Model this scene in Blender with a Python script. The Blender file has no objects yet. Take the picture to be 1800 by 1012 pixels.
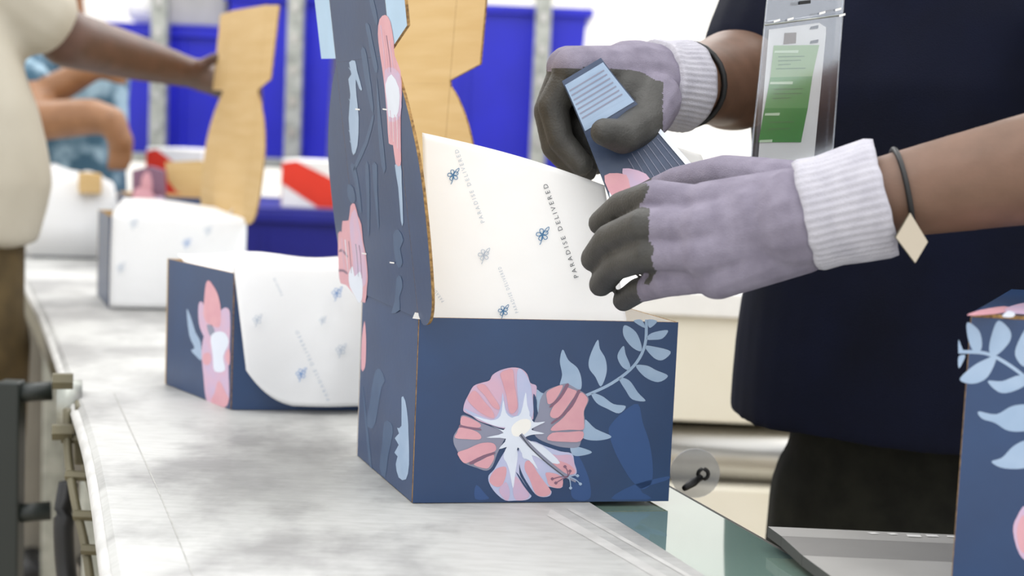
import bpy, bmesh, math, random
from math import sin, cos, pi, radians
from mathutils import Vector, Matrix, noise

random.seed(4)
S = bpy.context.scene
COL = S.collection

# ------------------------------------------------------------------ camera
FPX = 2600.0                      # focal length in pixels of the 1800x1012 frame
ROLL, PITCH = radians(2.5), radians(5.75)
CAM = Vector((0, 0, 1.23))
BELT = 0.90                       # height of the belt surface
_fw = Vector((0, cos(PITCH), -sin(PITCH)))
_up = Vector((0, sin(PITCH), cos(PITCH)))
_X = Vector((1, 0, 0))
RC = cos(ROLL) * _X + sin(ROLL) * _up
UC = -sin(ROLL) * _X + cos(ROLL) * _up
cam_data = bpy.data.cameras.new('camera')
cam = bpy.data.objects.new('camera', cam_data)
COL.objects.link(cam)
m = Matrix((RC, UC, -_fw)).transposed().to_4x4()
m.translation = CAM
cam.matrix_world = m
cam_data.sensor_width = 36
cam_data.lens = FPX / 1800 * 36
cam_data.clip_start = 0.02
cam_data.dof.use_dof = True
cam_data.dof.focus_distance = 1.32
cam_data.dof.aperture_fstop = 4.8
S.camera = cam

def ray(x, y): return _fw + (x - 900) / FPX * RC - (y - 506) / FPX * UC
def P(x, y, z=BELT):              # pixel -> point on the level plane z
    d = ray(x, y); return CAM + d * ((z - CAM.z) / d.z)
def Q(x, y, d):                   # pixel -> point at forward distance d
    v = ray(x, y); return CAM + v * (d / v.y)
def PL(x, y, o, n):               # pixel -> point on the plane (o, n)
    v = ray(x, y); return CAM + v * ((o - CAM).dot(n) / v.dot(n))

# ------------------------------------------------------------------ world, lights, exposure
W = bpy.data.worlds.new('hall_light'); S.world = W; W.use_nodes = True
bg = W.node_tree.nodes['Background']
bg.inputs[0].default_value = (0.98, 0.99, 1.0, 1); bg.inputs[1].default_value = 0.98
def area(name, loc, size, sy, e, col=(1, 0.995, 0.985), rot=(0, 0, 0)):
    l = bpy.data.lights.new(name, 'AREA'); l.shape = 'RECTANGLE'; l.size = size; l.size_y = sy
    l.energy = e; l.color = col
    o = bpy.data.objects.new(name, l); COL.objects.link(o); o.location = loc; o.rotation_euler = rot
    return o
area('ceiling_lamp_row', (-0.9, 1.6, 3.6), 0.9, 6.0, 46)
area('ceiling_lamp_row', (1.6, 1.6, 3.6), 0.9, 6.0, 34)
area('ceiling_lamp_row', (-0.6, 5.4, 3.6), 6.0, 0.9, 110)
S.view_settings.view_transform = 'Standard'
S.view_settings.look = 'None'
S.view_settings.exposure = 0.62
S.view_settings.gamma = 1
S.view_settings.use_curve_mapping = False

# ------------------------------------------------------------------ materials
def lin(c):
    if isinstance(c, str): c = tuple(int(c[i:i+2], 16) / 255 for i in (1, 3, 5))
    return tuple((v / 12.92 if v <= 0.04045 else ((v + 0.055) / 1.055) ** 2.4) for v in c) + (1,)
def mat(name, col, rough=0.6, metal=0.0, col2=None, scale=20, bump=0.0, bscale=200, spec=0.5,
        detail=4, stretch=(1, 1, 1), trans=0.0, lo=0.35, hi=0.65, subs=0.0, alpha=1.0, coat=0.0):
    M = bpy.data.materials.new(name); M.use_nodes = True
    nt = M.node_tree; b = nt.nodes['Principled BSDF']; L = nt.links.new
    b.inputs['Roughness'].default_value = rough; b.inputs['Metallic'].default_value = metal
    b.inputs['Specular IOR Level'].default_value = spec
    if trans: b.inputs['Transmission Weight'].default_value = trans
    if coat: b.inputs['Coat Weight'].default_value = coat; b.inputs['Coat Roughness'].default_value = 0.15
    if alpha < 1: b.inputs['Alpha'].default_value = alpha
    if subs:
        b.inputs['Subsurface Weight'].default_value = subs; b.inputs['Subsurface Radius'].default_value = (0.01, 0.005, 0.003)
    tc = nt.nodes.new('ShaderNodeTexCoord'); mp = nt.nodes.new('ShaderNodeMapping')
    mp.inputs['Scale'].default_value = stretch; L(tc.outputs['Object'], mp.inputs['Vector'])
    if col2 is None: c = lin(col); col2v = tuple(v * 0.93 for v in c[:3]) + (1,)
    else: col2v = lin(col2)
    n = nt.nodes.new('ShaderNodeTexNoise'); n.inputs['Scale'].default_value = scale; n.inputs['Detail'].default_value = detail
    L(mp.outputs[0], n.inputs['Vector'])
    r = nt.nodes.new('ShaderNodeValToRGB')
    r.color_ramp.elements[0].color = lin(col); r.color_ramp.elements[1].color = col2v
    r.color_ramp.elements[0].position = lo; r.color_ramp.elements[1].position = hi
    L(n.outputs['Fac'], r.inputs[0]); L(r.outputs[0], b.inputs['Base Color'])
    if bump:
        n2 = nt.nodes.new('ShaderNodeTexNoise'); n2.inputs['Scale'].default_value = bscale
        L(mp.outputs[0], n2.inputs['Vector'])
        bp = nt.nodes.new('ShaderNodeBump'); bp.inputs['Strength'].default_value = bump; bp.inputs['Distance'].default_value = 0.002
        L(n2.outputs['Fac'], bp.inputs['Height']); L(bp.outputs[0], b.inputs['Normal'])
    return M
M = {}
M['navy'] = mat('navy printed board', '#103661', 0.40, spec=0.7, col2='#0e315a', scale=15, bump=0.05, bscale=120)
M['kraft'] = mat('kraft board', '#c9ab79', 0.8, col2='#c2a26d', scale=8, stretch=(1, 1, 9))
M['kraft_edge'] = mat('corrugated edge', '#a98550', 0.9, col2='#6b5030', scale=260)
M['boardwhite'] = mat('white board', '#e9e7e3', 0.7)
M['pink'] = mat('pink ink', '#d29da5', 0.45, spec=0.5, col2='#cc95a0', scale=60)
M['lav'] = mat('lavender ink', '#b9b9d6', 0.45, spec=0.6, col2='#aab4d2', scale=40)
M['lavpink'] = mat('lavender pink ink', '#cba6ba', 0.45, spec=0.5, col2='#bea9c4', scale=40)
M['inkgrey'] = mat('grey ink', '#85879b', 0.45, spec=0.6)
M['mauve'] = mat('mauve ink', '#7d5a70', 0.45, spec=0.6)
M['palewhite'] = mat('pale ink', '#d8deea', 0.45, spec=0.6)
M['cream_ink'] = mat('cream ink', '#efece6', 0.45, spec=0.6)
M['leafblue'] = mat('pale blue ink', '#9bafc7', 0.45, spec=0.5, col2='#90a6c0', scale=40)
M['leafdim'] = mat('dim blue ink', '#2f4d7e', 0.45, spec=0.5)
M['slate'] = mat('slate ink', '#2f4e72', 0.40, spec=0.7, col2='#28476c', scale=60)
M['earblue'] = mat('pale blue board', '#aac6de', 0.5)
M['ink'] = mat('dark ink', '#474c55', 0.6)
M['inkblue'] = mat('blue ink', '#3f77a5', 0.6)
M['inkpale'] = mat('pale tissue ink', '#b9c3d0', 0.6)
M['inkbright'] = mat('bright blue ink', '#6b93c8', 0.6)
M['white'] = mat('white paint', '#eeece8', 0.6)
M['steel'] = mat('brushed steel', '#c9c7c2', 0.28, 1.0, scale=6, stretch=(1, 1, 30))
M['galv'] = mat('galvanized steel', '#b3b5ae', 0.45, 0.55, col2='#93968f', scale=25)
M['darkmetal'] = mat('black painted steel', '#1b2220', 0.5)
M['frame'] = mat('olive grey channel', '#6d6750', 0.55, 0.2, col2='#57523f', scale=12)
M['cream'] = mat('cream enamel', '#e8e2d2', 0.45, col2='#e0d9c6', scale=4)
M['tablegrey'] = mat('grey laminate', '#b6b4b0', 0.35, col2='#acaaa6', scale=14)
M['tabledark'] = mat('dark table edge', '#4b4a46', 0.5)
M['blue'] = mat('royal blue plastic', '#1c20c4', 0.4, col2='#181cae', scale=3)
M['bluedeep'] = mat('deep blue plastic', '#171b86', 0.45, col2='#141775', scale=3)
M['red'] = mat('red carton', '#d8321a', 0.5)
M['cartonwhite'] = mat('white carton', '#eae8e6', 0.5)
M['shirt_navy'] = mat('navy cotton', '#080e24', 0.85, col2='#060a1b', scale=10, bump=0.25, bscale=900, spec=0.2)
M['trouser_dark'] = mat('charcoal denim', '#23241f', 0.9, col2='#191a17', scale=30, bump=0.3, bscale=700, spec=0.2)
M['shirt_cream'] = mat('cream cotton', '#b5afa1', 0.85, col2='#a9a293', scale=6, bump=0.2, bscale=600)
M['trouser_brown'] = mat('brown cotton', '#5a4a2c', 0.9, col2='#4a3c22', scale=20)
M['shirt_teal'] = mat('blue patterned cotton', '#35566a', 0.85, col2='#8fa9b8', scale=14, lo=0.45, hi=0.6)
M['skin'] = mat('brown skin', '#6e5140', 0.5, col2='#614736', scale=30, bump=0.08, bscale=400, subs=0.08)
M['skin_dark'] = mat('dark brown skin', '#583c2f', 0.5, col2='#4c3428', scale=30, subs=0.08)
M['skin_tan'] = mat('tan skin', '#8f6544', 0.5, col2='#80593a', scale=30, subs=0.08)
M['hair'] = mat('black hair', '#14110f', 0.6, bump=0.6, bscale=300)
M['eye'] = mat('eye', '#1d120c', 0.2)
M['lip'] = mat('lips', '#6b3a34', 0.5)
M['knit'] = mat('lilac knit', '#878190', 0.9, col2='#797382', scale=60, bump=0.5, bscale=1100, spec=0.2)
M['coating'] = mat('grey rubber coating', '#403f3c', 0.6, col2='#33322f', scale=50, bump=0.3, bscale=500)
M['cuff'] = mat('white ribbed knit', '#bab8c0', 0.9, col2='#adabb4', scale=60, bump=0.5, bscale=900, spec=0.2)
M['black'] = mat('black rubber', '#0d0d0e', 0.5)
M['beige'] = mat('beige metal', '#b9ae9c', 0.4)
M['card'] = mat('white card', '#e6e4de', 0.5)
M['green1'] = mat('light green print', '#93b57d', 0.5)
M['green2'] = mat('mid green print', '#5f9c56', 0.5)
M['green3'] = mat('green print', '#3c8a3c', 0.5)
M['greendark'] = mat('dark green print', '#4f7f4a', 0.5)
M['greenpale'] = mat('pale green print', '#c8dcb8', 0.5)
M['photo'] = mat('brown photo print', '#6b5a4c', 0.5)
M['packet'] = mat('slate packet film', '#42506a', 0.35, col2='#333f57', scale=25)
M['wallwhite'] = mat('white wall paint', '#f3f2ee', 0.8)
M['floor'] = mat('beige concrete', '#c4b9a6', 0.55, col2='#b3a997', scale=2.0)
M['disc'] = mat('grey plastic disc', '#b9bbbc', 0.4, alpha=0.45)
M['table_shade'] = mat('grey painted table shade', '#8f8d8a', 0.4)  # darker laminate grey, colours in the shadow band across the table
M['trouser_grey'] = mat('grey cotton', '#77736a', 0.9)

def tissue_mat(name):
    Mt = bpy.data.materials.new(name); Mt.use_nodes = True; nt = Mt.node_tree; L = nt.links.new
    b = nt.nodes['Principled BSDF']; out = nt.nodes['Material Output']
    b.inputs['Base Color'].default_value = lin('#fafafa'); b.inputs['Roughness'].default_value = 0.75
    t = nt.nodes.new('ShaderNodeBsdfTranslucent'); t.inputs[0].default_value = lin('#fbfbfb')
    mx = nt.nodes.new('ShaderNodeMixShader'); mx.inputs[0].default_value = 0.35
    L(b.outputs[0], mx.inputs[1]); L(t.outputs[0], mx.inputs[2]); L(mx.outputs[0], out.inputs[0])
    tc = nt.nodes.new('ShaderNodeTexCoord'); n = nt.nodes.new('ShaderNodeTexNoise'); n.inputs['Scale'].default_value = 18
    L(tc.outputs['Object'], n.inputs['Vector'])
    bp = nt.nodes.new('ShaderNodeBump'); bp.inputs['Strength'].default_value = 0.25; bp.inputs['Distance'].default_value = 0.01
    L(n.outputs['Fac'], bp.inputs['Height']); L(bp.outputs[0], b.inputs['Normal'])
    return Mt
M['tissue'] = tissue_mat('white tissue paper')

def belt_mat():
    Mt = bpy.data.materials.new('worn white belt'); Mt.use_nodes = True; nt = Mt.node_tree; L = nt.links.new
    b = nt.nodes['Principled BSDF']; b.inputs['Roughness'].default_value = 0.5
    tc = nt.nodes.new('ShaderNodeTexCoord')
    mp = nt.nodes.new('ShaderNodeMapping'); mp.inputs['Rotation'].default_value = (0, 0, radians(-19)); mp.inputs['Scale'].default_value = (5.5, 4.0, 4)
    L(tc.outputs['Object'], mp.inputs[0])
    n = nt.nodes.new('ShaderNodeTexNoise'); n.inputs['Scale'].default_value = 1.25; n.inputs['Detail'].default_value = 5; n.inputs['Roughness'].default_value = 0.6
    L(mp.outputs[0], n.inputs['Vector'])
    r = nt.nodes.new('ShaderNodeValToRGB')
    e = r.color_ramp.elements; e[0].position = 0.36; e[0].color = lin('#929190'); e[1].position = 0.56; e[1].color = lin('#b8b8b5')
    L(n.outputs['Fac'], r.inputs[0])
    n2 = nt.nodes.new('ShaderNodeTexNoise'); n2.inputs['Scale'].default_value = 60; n2.inputs['Detail'].default_value = 6
    mp2 = nt.nodes.new('ShaderNodeMapping'); mp2.inputs['Rotation'].default_value = (0, 0, radians(-19)); mp2.inputs['Scale'].default_value = (0.5, 2.0, 1)
    L(tc.outputs['Object'], mp2.inputs[0]); L(mp2.outputs[0], n2.inputs['Vector'])
    mx = nt.nodes.new('ShaderNodeMix'); mx.data_type = 'RGBA'; mx.blend_type = 'MULTIPLY'; mx.inputs[0].default_value = 0.35
    # a soft grey patch in the belt colour left of the front box
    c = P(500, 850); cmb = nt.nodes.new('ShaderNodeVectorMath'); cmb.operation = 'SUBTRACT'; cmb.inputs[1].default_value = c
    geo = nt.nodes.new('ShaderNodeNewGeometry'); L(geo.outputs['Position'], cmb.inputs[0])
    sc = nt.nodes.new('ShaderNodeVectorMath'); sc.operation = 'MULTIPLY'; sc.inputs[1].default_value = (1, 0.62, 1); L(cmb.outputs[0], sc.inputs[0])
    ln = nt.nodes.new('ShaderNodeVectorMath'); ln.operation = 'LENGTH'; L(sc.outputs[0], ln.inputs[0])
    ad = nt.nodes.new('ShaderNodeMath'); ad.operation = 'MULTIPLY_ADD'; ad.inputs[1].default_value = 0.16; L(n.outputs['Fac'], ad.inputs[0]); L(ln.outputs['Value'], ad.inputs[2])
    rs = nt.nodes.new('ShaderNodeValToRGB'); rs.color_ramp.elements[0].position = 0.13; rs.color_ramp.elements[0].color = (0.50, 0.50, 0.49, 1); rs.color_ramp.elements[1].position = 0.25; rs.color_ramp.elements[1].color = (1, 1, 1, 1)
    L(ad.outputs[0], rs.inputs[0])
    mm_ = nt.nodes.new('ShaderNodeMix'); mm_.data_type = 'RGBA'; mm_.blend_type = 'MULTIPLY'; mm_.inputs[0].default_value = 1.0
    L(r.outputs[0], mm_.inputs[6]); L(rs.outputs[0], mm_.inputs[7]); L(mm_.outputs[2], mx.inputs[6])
    r2 = nt.nodes.new('ShaderNodeValToRGB'); r2.color_ramp.elements[0].position = 0.3; r2.color_ramp.elements[0].color = (0.62, 0.62, 0.6, 1); r2.color_ramp.elements[1].position = 0.6
    L(n2.outputs['Fac'], r2.inputs[0]); L(r2.outputs[0], mx.inputs[7]); L(mx.outputs[2], b.inputs['Base Color'])
    bp = nt.nodes.new('ShaderNodeBump'); bp.inputs['Strength'].default_value = 0.15; bp.inputs['Distance'].default_value = 0.002
    L(n2.outputs['Fac'], bp.inputs['Height']); L(bp.outputs[0], b.inputs['Normal'])
    return Mt
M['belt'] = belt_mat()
M['belt_line'] = mat('worn seam', '#8f8e8a', 0.6, col2='#a9a8a3', scale=60)
M['belt_light'] = mat('pale scuff', '#c6c5c2', 0.6, col2='#b3b2af', scale=30)
M['railgreen'] = mat('polished grey green rail', '#7c968b', 0.06, 0.0, col2='#758e84', scale=5, spec=1.0, coat=1.0)
M['railgreen'].node_tree.nodes['Principled BSDF'].inputs['Coat Roughness'].default_value = 0.03
M['railgreen'].node_tree.nodes['Principled BSDF'].inputs['Coat IOR'].default_value = 2.0
def clear_mat():
    Mt = bpy.data.materials.new('clear vinyl'); Mt.use_nodes = True; nt = Mt.node_tree; L = nt.links.new
    out = nt.nodes['Material Output']; nt.nodes.remove(nt.nodes['Principled BSDF'])
    t = nt.nodes.new('ShaderNodeBsdfTransparent'); t.inputs[0].default_value = (0.93, 0.94, 0.96, 1)
    g = nt.nodes.new('ShaderNodeBsdfGlossy'); g.inputs['Roughness'].default_value = 0.12; g.inputs[0].default_value = (0.9, 0.92, 0.95, 1)
    mx = nt.nodes.new('ShaderNodeMixShader'); mx.inputs[0].default_value = 0.13
    L(t.outputs[0], mx.inputs[1]); L(g.outputs[0], mx.inputs[2]); L(mx.outputs[0], out.inputs[0])
    return Mt
M['clear'] = clear_mat()

# ------------------------------------------------------------------ helpers
def tag(o, label=None, cat=None, group=None, kind=None):
    if label: o['label'] = label
    if cat: o['category'] = cat
    if group: o['group'] = group
    if kind: o['kind'] = kind
    return o
def thing(name, loc, label, cat, group=None):
    o = bpy.data.objects.new(name, None); COL.objects.link(o); o.location = loc; o.empty_display_size = 0.05
    bpy.context.view_layer.update()
    return tag(o, label, cat, group)
def setparent(o, parent):
    if parent is None: return
    o.parent = parent
    loc = Vector(); q = parent
    while q is not None: loc += q.location; q = q.parent
    o.location = -loc                      # meshes are written in world coordinates
def mesh(name, vs, fs, mats, parent=None, smooth=False, mi=None):
    me = bpy.data.meshes.new(name); me.from_pydata([tuple(v) for v in vs], [], fs)
    for k in (mats if isinstance(mats, (list, tuple)) else [mats]): me.materials.append(M[k])
    if mi: 
        for p, i in zip(me.polygons, mi): p.material_index = i
    if smooth:
        for p in me.polygons: p.use_smooth = True
    me.update()
    o = bpy.data.objects.new(name, me); COL.objects.link(o); setparent(o, parent)
    return o
def from_bm(name, bm, mats, parent=None, smooth=False):
    me = bpy.data.meshes.new(name); bm.to_mesh(me); bm.free()
    for k in (mats if isinstance(mats, (list, tuple)) else [mats]): me.materials.append(M[k])
    if smooth:
        for p in me.polygons: p.use_smooth = True
    o = bpy.data.objects.new(name, me); COL.objects.link(o); setparent(o, parent)
    return o
def bevel(o, w=0.003, seg=2):
    b = o.modifiers.new('bevel', 'BEVEL'); b.width = w; b.segments = seg; b.limit_method = 'ANGLE'
    return o
def boxm(name, c, size, mt, parent=None, rz=0.0, bv=0.0, rot=None):
    bm = bmesh.new(); bmesh.ops.create_cube(bm, size=1)
    R = rot if rot else Matrix.Rotation(rz, 3, 'Z')
    for v in bm.verts: v.co = R @ Vector((v.co.x * size[0], v.co.y * size[1], v.co.z * size[2])) + Vector(c)
    o = from_bm(name, bm, mt, parent)
    if bv: bevel(o, bv)
    return o
def board(name, pts, tv, mats, parent=None):      # flat outline pts, thickness vector tv; mats: front, back, edge
    n = len(pts); vs = [Vector(p) for p in pts] + [Vector(p) + tv for p in pts]
    nn = Vector()
    for i in range(n): nn += Vector(pts[i]).cross(Vector(pts[(i + 1) % n]))
    fl = nn.dot(tv) > 0
    f = list(range(n)); b = list(range(n, 2 * n))
    fs = [f[::-1] if fl else f, b if fl else b[::-1]]
    for i in range(n):
        j = (i + 1) % n; q = [i, j, n + j, n + i]; fs.append(q if fl else q[::-1])
    return mesh(name, vs, fs, mats, parent, mi=[0, 1] + [2] * n if len(mats) > 2 else [0, 1] + [0] * n)
def smoothpoly(pts, k=3):                        # closed Catmull-Rom
    out = []; n = len(pts)
    for i in range(n):
        a, b, c, d = [Vector(pts[(i + j) % n]) for j in (-1, 0, 1, 2)]
        for s in range(k):
            t = s / k
            out.append(0.5 * ((2 * b) + (-a + c) * t + (2 * a - 5 * b + 4 * c - d) * t * t + (-a + 3 * b - 3 * c + d) * t ** 3))
    return out
def smoothline(pts, k=6):
    out = []; n = len(pts)
    for i in range(n - 1):
        a, b, c, d = [Vector(pts[min(max(i + j, 0), n - 1)]) for j in (-1, 0, 1, 2)]
        for s in range(k):
            t = s / k
            out.append(0.5 * ((2 * b) + (-a + c) * t + (2 * a - 5 * b + 4 * c - d) * t * t + (-a + 3 * b - 3 * c + d) * t ** 3))
    out.append(Vector(pts[-1])); return out
def ink(name, pts2, fn, mt, parent, smooth=3):    # a flat printed shape; fn maps 2D -> point on the face
    pp = smoothpoly([Vector((a, b)) for a, b in pts2], smooth) if smooth > 1 else [Vector((a, b)) for a, b in pts2]
    vs = [fn(p.x, p.y) for p in pp]
    n = Vector()
    for i in range(len(vs)): n += (vs[i] - vs[0]).cross(vs[(i + 1) % len(vs)] - vs[0])
    f = list(range(len(vs)))
    if n.dot(CAM - vs[0]) < 0: f.reverse()
    return mesh(name, vs, [f], mt, parent)
def inkline(name, pts2, w, fn, mt, parent, taper=0.0):
    pl = smoothline([Vector((a, b)) for a, b in pts2], 5) if len(pts2) > 2 else [Vector(p) for p in pts2]
    L, R = [], []
    for i, p in enumerate(pl):
        d = pl[min(i + 1, len(pl) - 1)] - pl[max(i - 1, 0)]
        nrm = Vector((-d.y, d.x)).normalized() * w * 0.5 * (1 - taper * i / len(pl))
        L.append(p + nrm); R.append(p - nrm)
    return ink(name, [tuple(p) for p in L + R[::-1]], fn, mt, parent, 1)
def tube(name, pts, r, mt, parent=None, seg=10, smooth=True, closed=False):
    pts = [Vector(p) for p in pts]; n = len(pts); vs, fs = [], []
    ref = Vector((0, 0, 1))
    for i, p in enumerate(pts):
        a = pts[(i - 1) % n] if closed else pts[max(i - 1, 0)]; b = pts[(i + 1) % n] if closed else pts[min(i + 1, n - 1)]
        t = (b - a).normalized()
        if abs(t.dot(ref)) > 0.95: ref = Vector((1, 0, 0))
        u = t.cross(ref).normalized(); v = t.cross(u)
        rr = r[i] if isinstance(r, (list, tuple)) else r
        for k in range(seg):
            an = 2 * pi * k / seg; vs.append(p + (u * cos(an) + v * sin(an)) * rr)
    for i in range(n if closed else n - 1):
        for k in range(seg):
            a = i * seg + k; b = i * seg + (k + 1) % seg; j = (i + 1) % n
            fs.append([a, b, j * seg + (k + 1) % seg, j * seg + k])
    if not closed: fs += [list(range(seg))[::-1], [(n - 1) * seg + k for k in range(seg)]]
    o = mesh(name, vs, fs, mt, parent, smooth)
    return o
def lerp(a, b, t): return a + (b - a) * t

# smooth continuous bodies: capsules and ellipsoids fused by a voxel remesh
def add_capsule(bm, p0, r0, p1, r1, seg=14, rings=5):
    p0, p1 = Vector(p0), Vector(p1); d = p1 - p0
    if d.length < 1e-6: d = Vector((0, 0, 1e-5))
    t = d.normalized(); ref = Vector((0, 0, 1)) if abs(t.z) < 0.9 else Vector((1, 0, 0))
    u = t.cross(ref).normalized(); v = t.cross(u); rows = []
    for i in range(rings + 1):
        a = -pi / 2 + (pi / 2) * i / rings
        rows.append((p0 + t * (sin(a) * r0), max(cos(a) * r0, 1e-5)))
    for i in range(rings + 1):
        a = (pi / 2) * i / rings
        rows.append((p1 + t * (sin(a) * r1), max(cos(a) * r1, 1e-5)))
    vr = [[bm.verts.new(c + (u * cos(2 * pi * k / seg) + v * sin(2 * pi * k / seg)) * r) for k in range(seg)] for c, r in rows]
    for i in range(len(vr) - 1):
        for k in range(seg): bm.faces.new((vr[i][k], vr[i][(k + 1) % seg], vr[i + 1][(k + 1) % seg], vr[i + 1][k]))
    bm.faces.new(vr[0][::-1]); bm.faces.new(vr[-1])
def add_ell(bm, c, rad, R=None):
    r = bmesh.ops.create_uvsphere(bm, u_segments=20, v_segments=14, radius=1)
    for v in r['verts']:
        q = Vector((v.co.x * rad[0], v.co.y * rad[1], v.co.z * rad[2]))
        v.co = (R @ q if R else q) + Vector(c)
def add_loft(bm, rings, seg=28):      # rings: (center, rx, ry, rot)
    vr = []
    for c, rx, ry, rot in rings:
        row = []
        for k in range(seg):
            a = 2 * pi * k / seg; ca, sa = cos(a), sin(a)
            sq = 0.85
            x = rx * math.copysign(abs(ca) ** sq, ca); y = ry * math.copysign(abs(sa) ** sq, sa)
            row.append(bm.verts.new(Vector(c) + Vector((x * cos(rot) - y * sin(rot), x * sin(rot) + y * cos(rot), 0))))
        vr.append(row)
    for i in range(len(vr) - 1):
        for k in range(seg): bm.faces.new((vr[i][k], vr[i][(k + 1) % seg], vr[i + 1][(k + 1) % seg], vr[i + 1][k]))
    bm.faces.new(vr[0][::-1]); bm.faces.new(vr[-1])
def fuse(name, bm, mats, parent, voxel=0.006, sm=6, matfn=None, dispfn=None):
    bmesh.ops.recalc_face_normals(bm, faces=bm.faces)
    me = bpy.data.meshes.new(name + '_raw'); bm.to_mesh(me); bm.free()
    o = bpy.data.objects.new(name, me); COL.objects.link(o)
    r = o.modifiers.new('r', 'REMESH'); r.mode = 'VOXEL'; r.voxel_size = voxel
    if sm:
        s = o.modifiers.new('s', 'SMOOTH'); s.iterations = sm; s.factor = 0.5
    dg = bpy.context.evaluated_depsgraph_get()
    nm = bpy.data.meshes.new_from_object(o.evaluated_get(dg))
    o.modifiers.clear(); o.data = nm; nm.name = name; bpy.data.meshes.remove(me)
    nm.materials.clear()
    for k in (mats if isinstance(mats, (list, tuple)) else [mats]): nm.materials.append(M[k])
    if dispfn:
        ns = [v.normal.copy() for v in nm.vertices]
        for v, n in zip(nm.vertices, ns): v.co += n * dispfn(v.co, n)
    for p in nm.polygons:
        p.use_smooth = True
        if matfn: p.material_index = matfn(p.center, p.normal)
    nm.update(); setparent(o, parent)
    return o

# ------------------------------------------------------------------ room
def quad(name, pts, mt, kind='structure'):
    o = mesh(name, pts, [[0, 1, 2, 3]], mt); tag(o, kind=kind); return o
boxm('floor', (0, 3.0, -0.05), (14, 14, 0.1), 'floor')['kind'] = 'structure'
boxm('wall_back', (0, 9.1, 2.2), (14, 0.2, 4.4), 'wallwhite')['kind'] = 'structure'
boxm('baseboard_back', (0, 8.98, 0.06), (14, 0.03, 0.12), 'galv')['kind'] = 'structure'

# ------------------------------------------------------------------ conveyor
conv = thing('conveyor', P(600, 900, 0), 'long white belt conveyor carrying the open boxes, polished rail on its right', 'conveyor')
le = [P(x, y) for x, y in ((26, 455), (76, 549), (117, 654), (152, 753), (172, 840), (199, 1012))]
last = le[-1] + (le[-1] - le[-2]).normalized() * 0.85
le = [le[0] + (le[0] - le[1]).normalized() * 0.12] + le + [last]
le = smoothline([Vector((p.x, p.y)) for p in le], 8)
ia, ib = P(1040, 885), P(1240, 1012)
bd = (ia - ib).normalized()                       # along the belt, away from the camera
def on_line(a, y): return a + bd * ((y - a.y) / bd.y)
T = 0.012
vs, fs = [], []
for p in le:
    q = on_line(ia, p.y)
    vs += [Vector((p.x, p.y, BELT - 0.004)), Vector((p.x + 0.006, p.y, BELT)), Vector((q.x, q.y, BELT)),
           Vector((q.x, q.y, BELT - T)), Vector((p.x, p.y, BELT - T))]
n = len(le)
for i in range(n - 1):
    for k in range(5): fs.append([i * 5 + k, i * 5 + (k + 1) % 5, (i + 1) * 5 + (k + 1) % 5, (i + 1) * 5 + k])
fs += [[0, 1, 2, 3, 4][::-1], [(n - 1) * 5 + k for k in range(5)]]
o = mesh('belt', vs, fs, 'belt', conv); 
bm = bmesh.new(); bm.from_mesh(o.data); bmesh.ops.recalc_face_normals(bm, faces=bm.faces); bm.to_mesh(o.data); bm.free()
# glossy side rail on the right
ra = P(1180, 850); rb_ = P(1470, 1012); rd = (ra - rb_).normalized()
def rline(y): return ra + rd * ((y - ra.y) / rd.y)
y0, y1 = 0.30, 3.5
pts = [on_line(ia, y0) + Vector((0.002, 0, -0.004)), rline(y0) - Vector((0, 0, 0.004)), rline(y1) - Vector((0, 0, 0.004)), on_line(ia, y1) + Vector((0.002, 0, -0.004))]
board('side_rail', pts, Vector((0, 0, -0.10)), ['railgreen', 'galv', 'tabledark'], conv)
tube('rail_edge', [rline(y0) + Vector((0.001, 0, -0.005)), rline(y1) + Vector((0.001, 0, -0.005))], 0.0018, 'tabledark', conv, 8)
# left side frame below the belt
off = 0.0
vs, fs = [], []
for p in le:
    for dx, z in ((0.012, BELT - T), (0.012, BELT - 0.10), (0.045, BELT - 0.105), (0.045, BELT - T)): vs.append(Vector((p.x + dx, p.y, z)))
for i in range(n - 1):
    for k in range(4): fs.append([i * 4 + k, i * 4 + (k + 1) % 4, (i + 1) * 4 + (k + 1) % 4, (i + 1) * 4 + k])
fs += [[3, 2, 1, 0], [(n - 1) * 4 + k for k in range(4)]]
mesh('side_frame', vs, fs, 'frame', conv)
tube('edge_trim', [Vector((p.x + 0.001, p.y, BELT - 0.014)) for p in le], 0.009, 'belt_light', conv, 8)
for y in (0.75, 1.9, 3.2):
    p = min(le, key=lambda a: abs(a.y - y)); q = rline(y)
    boxm('leg', (p.x + 0.06, y, (BELT - 0.1) / 2), (0.05, 0.05, BELT - 0.1), 'galv', conv, bv=0.004)
    boxm('leg', (q.x - 0.03, y, (BELT - 0.1) / 2), (0.05, 0.05, BELT - 0.1), 'galv', conv, bv=0.004)
    boxm('cross_bar', ((p.x + q.x) / 2, y, BELT - 0.16), (q.x - p.x - 0.06, 0.04, 0.05), 'galv', conv, bv=0.004)
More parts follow.
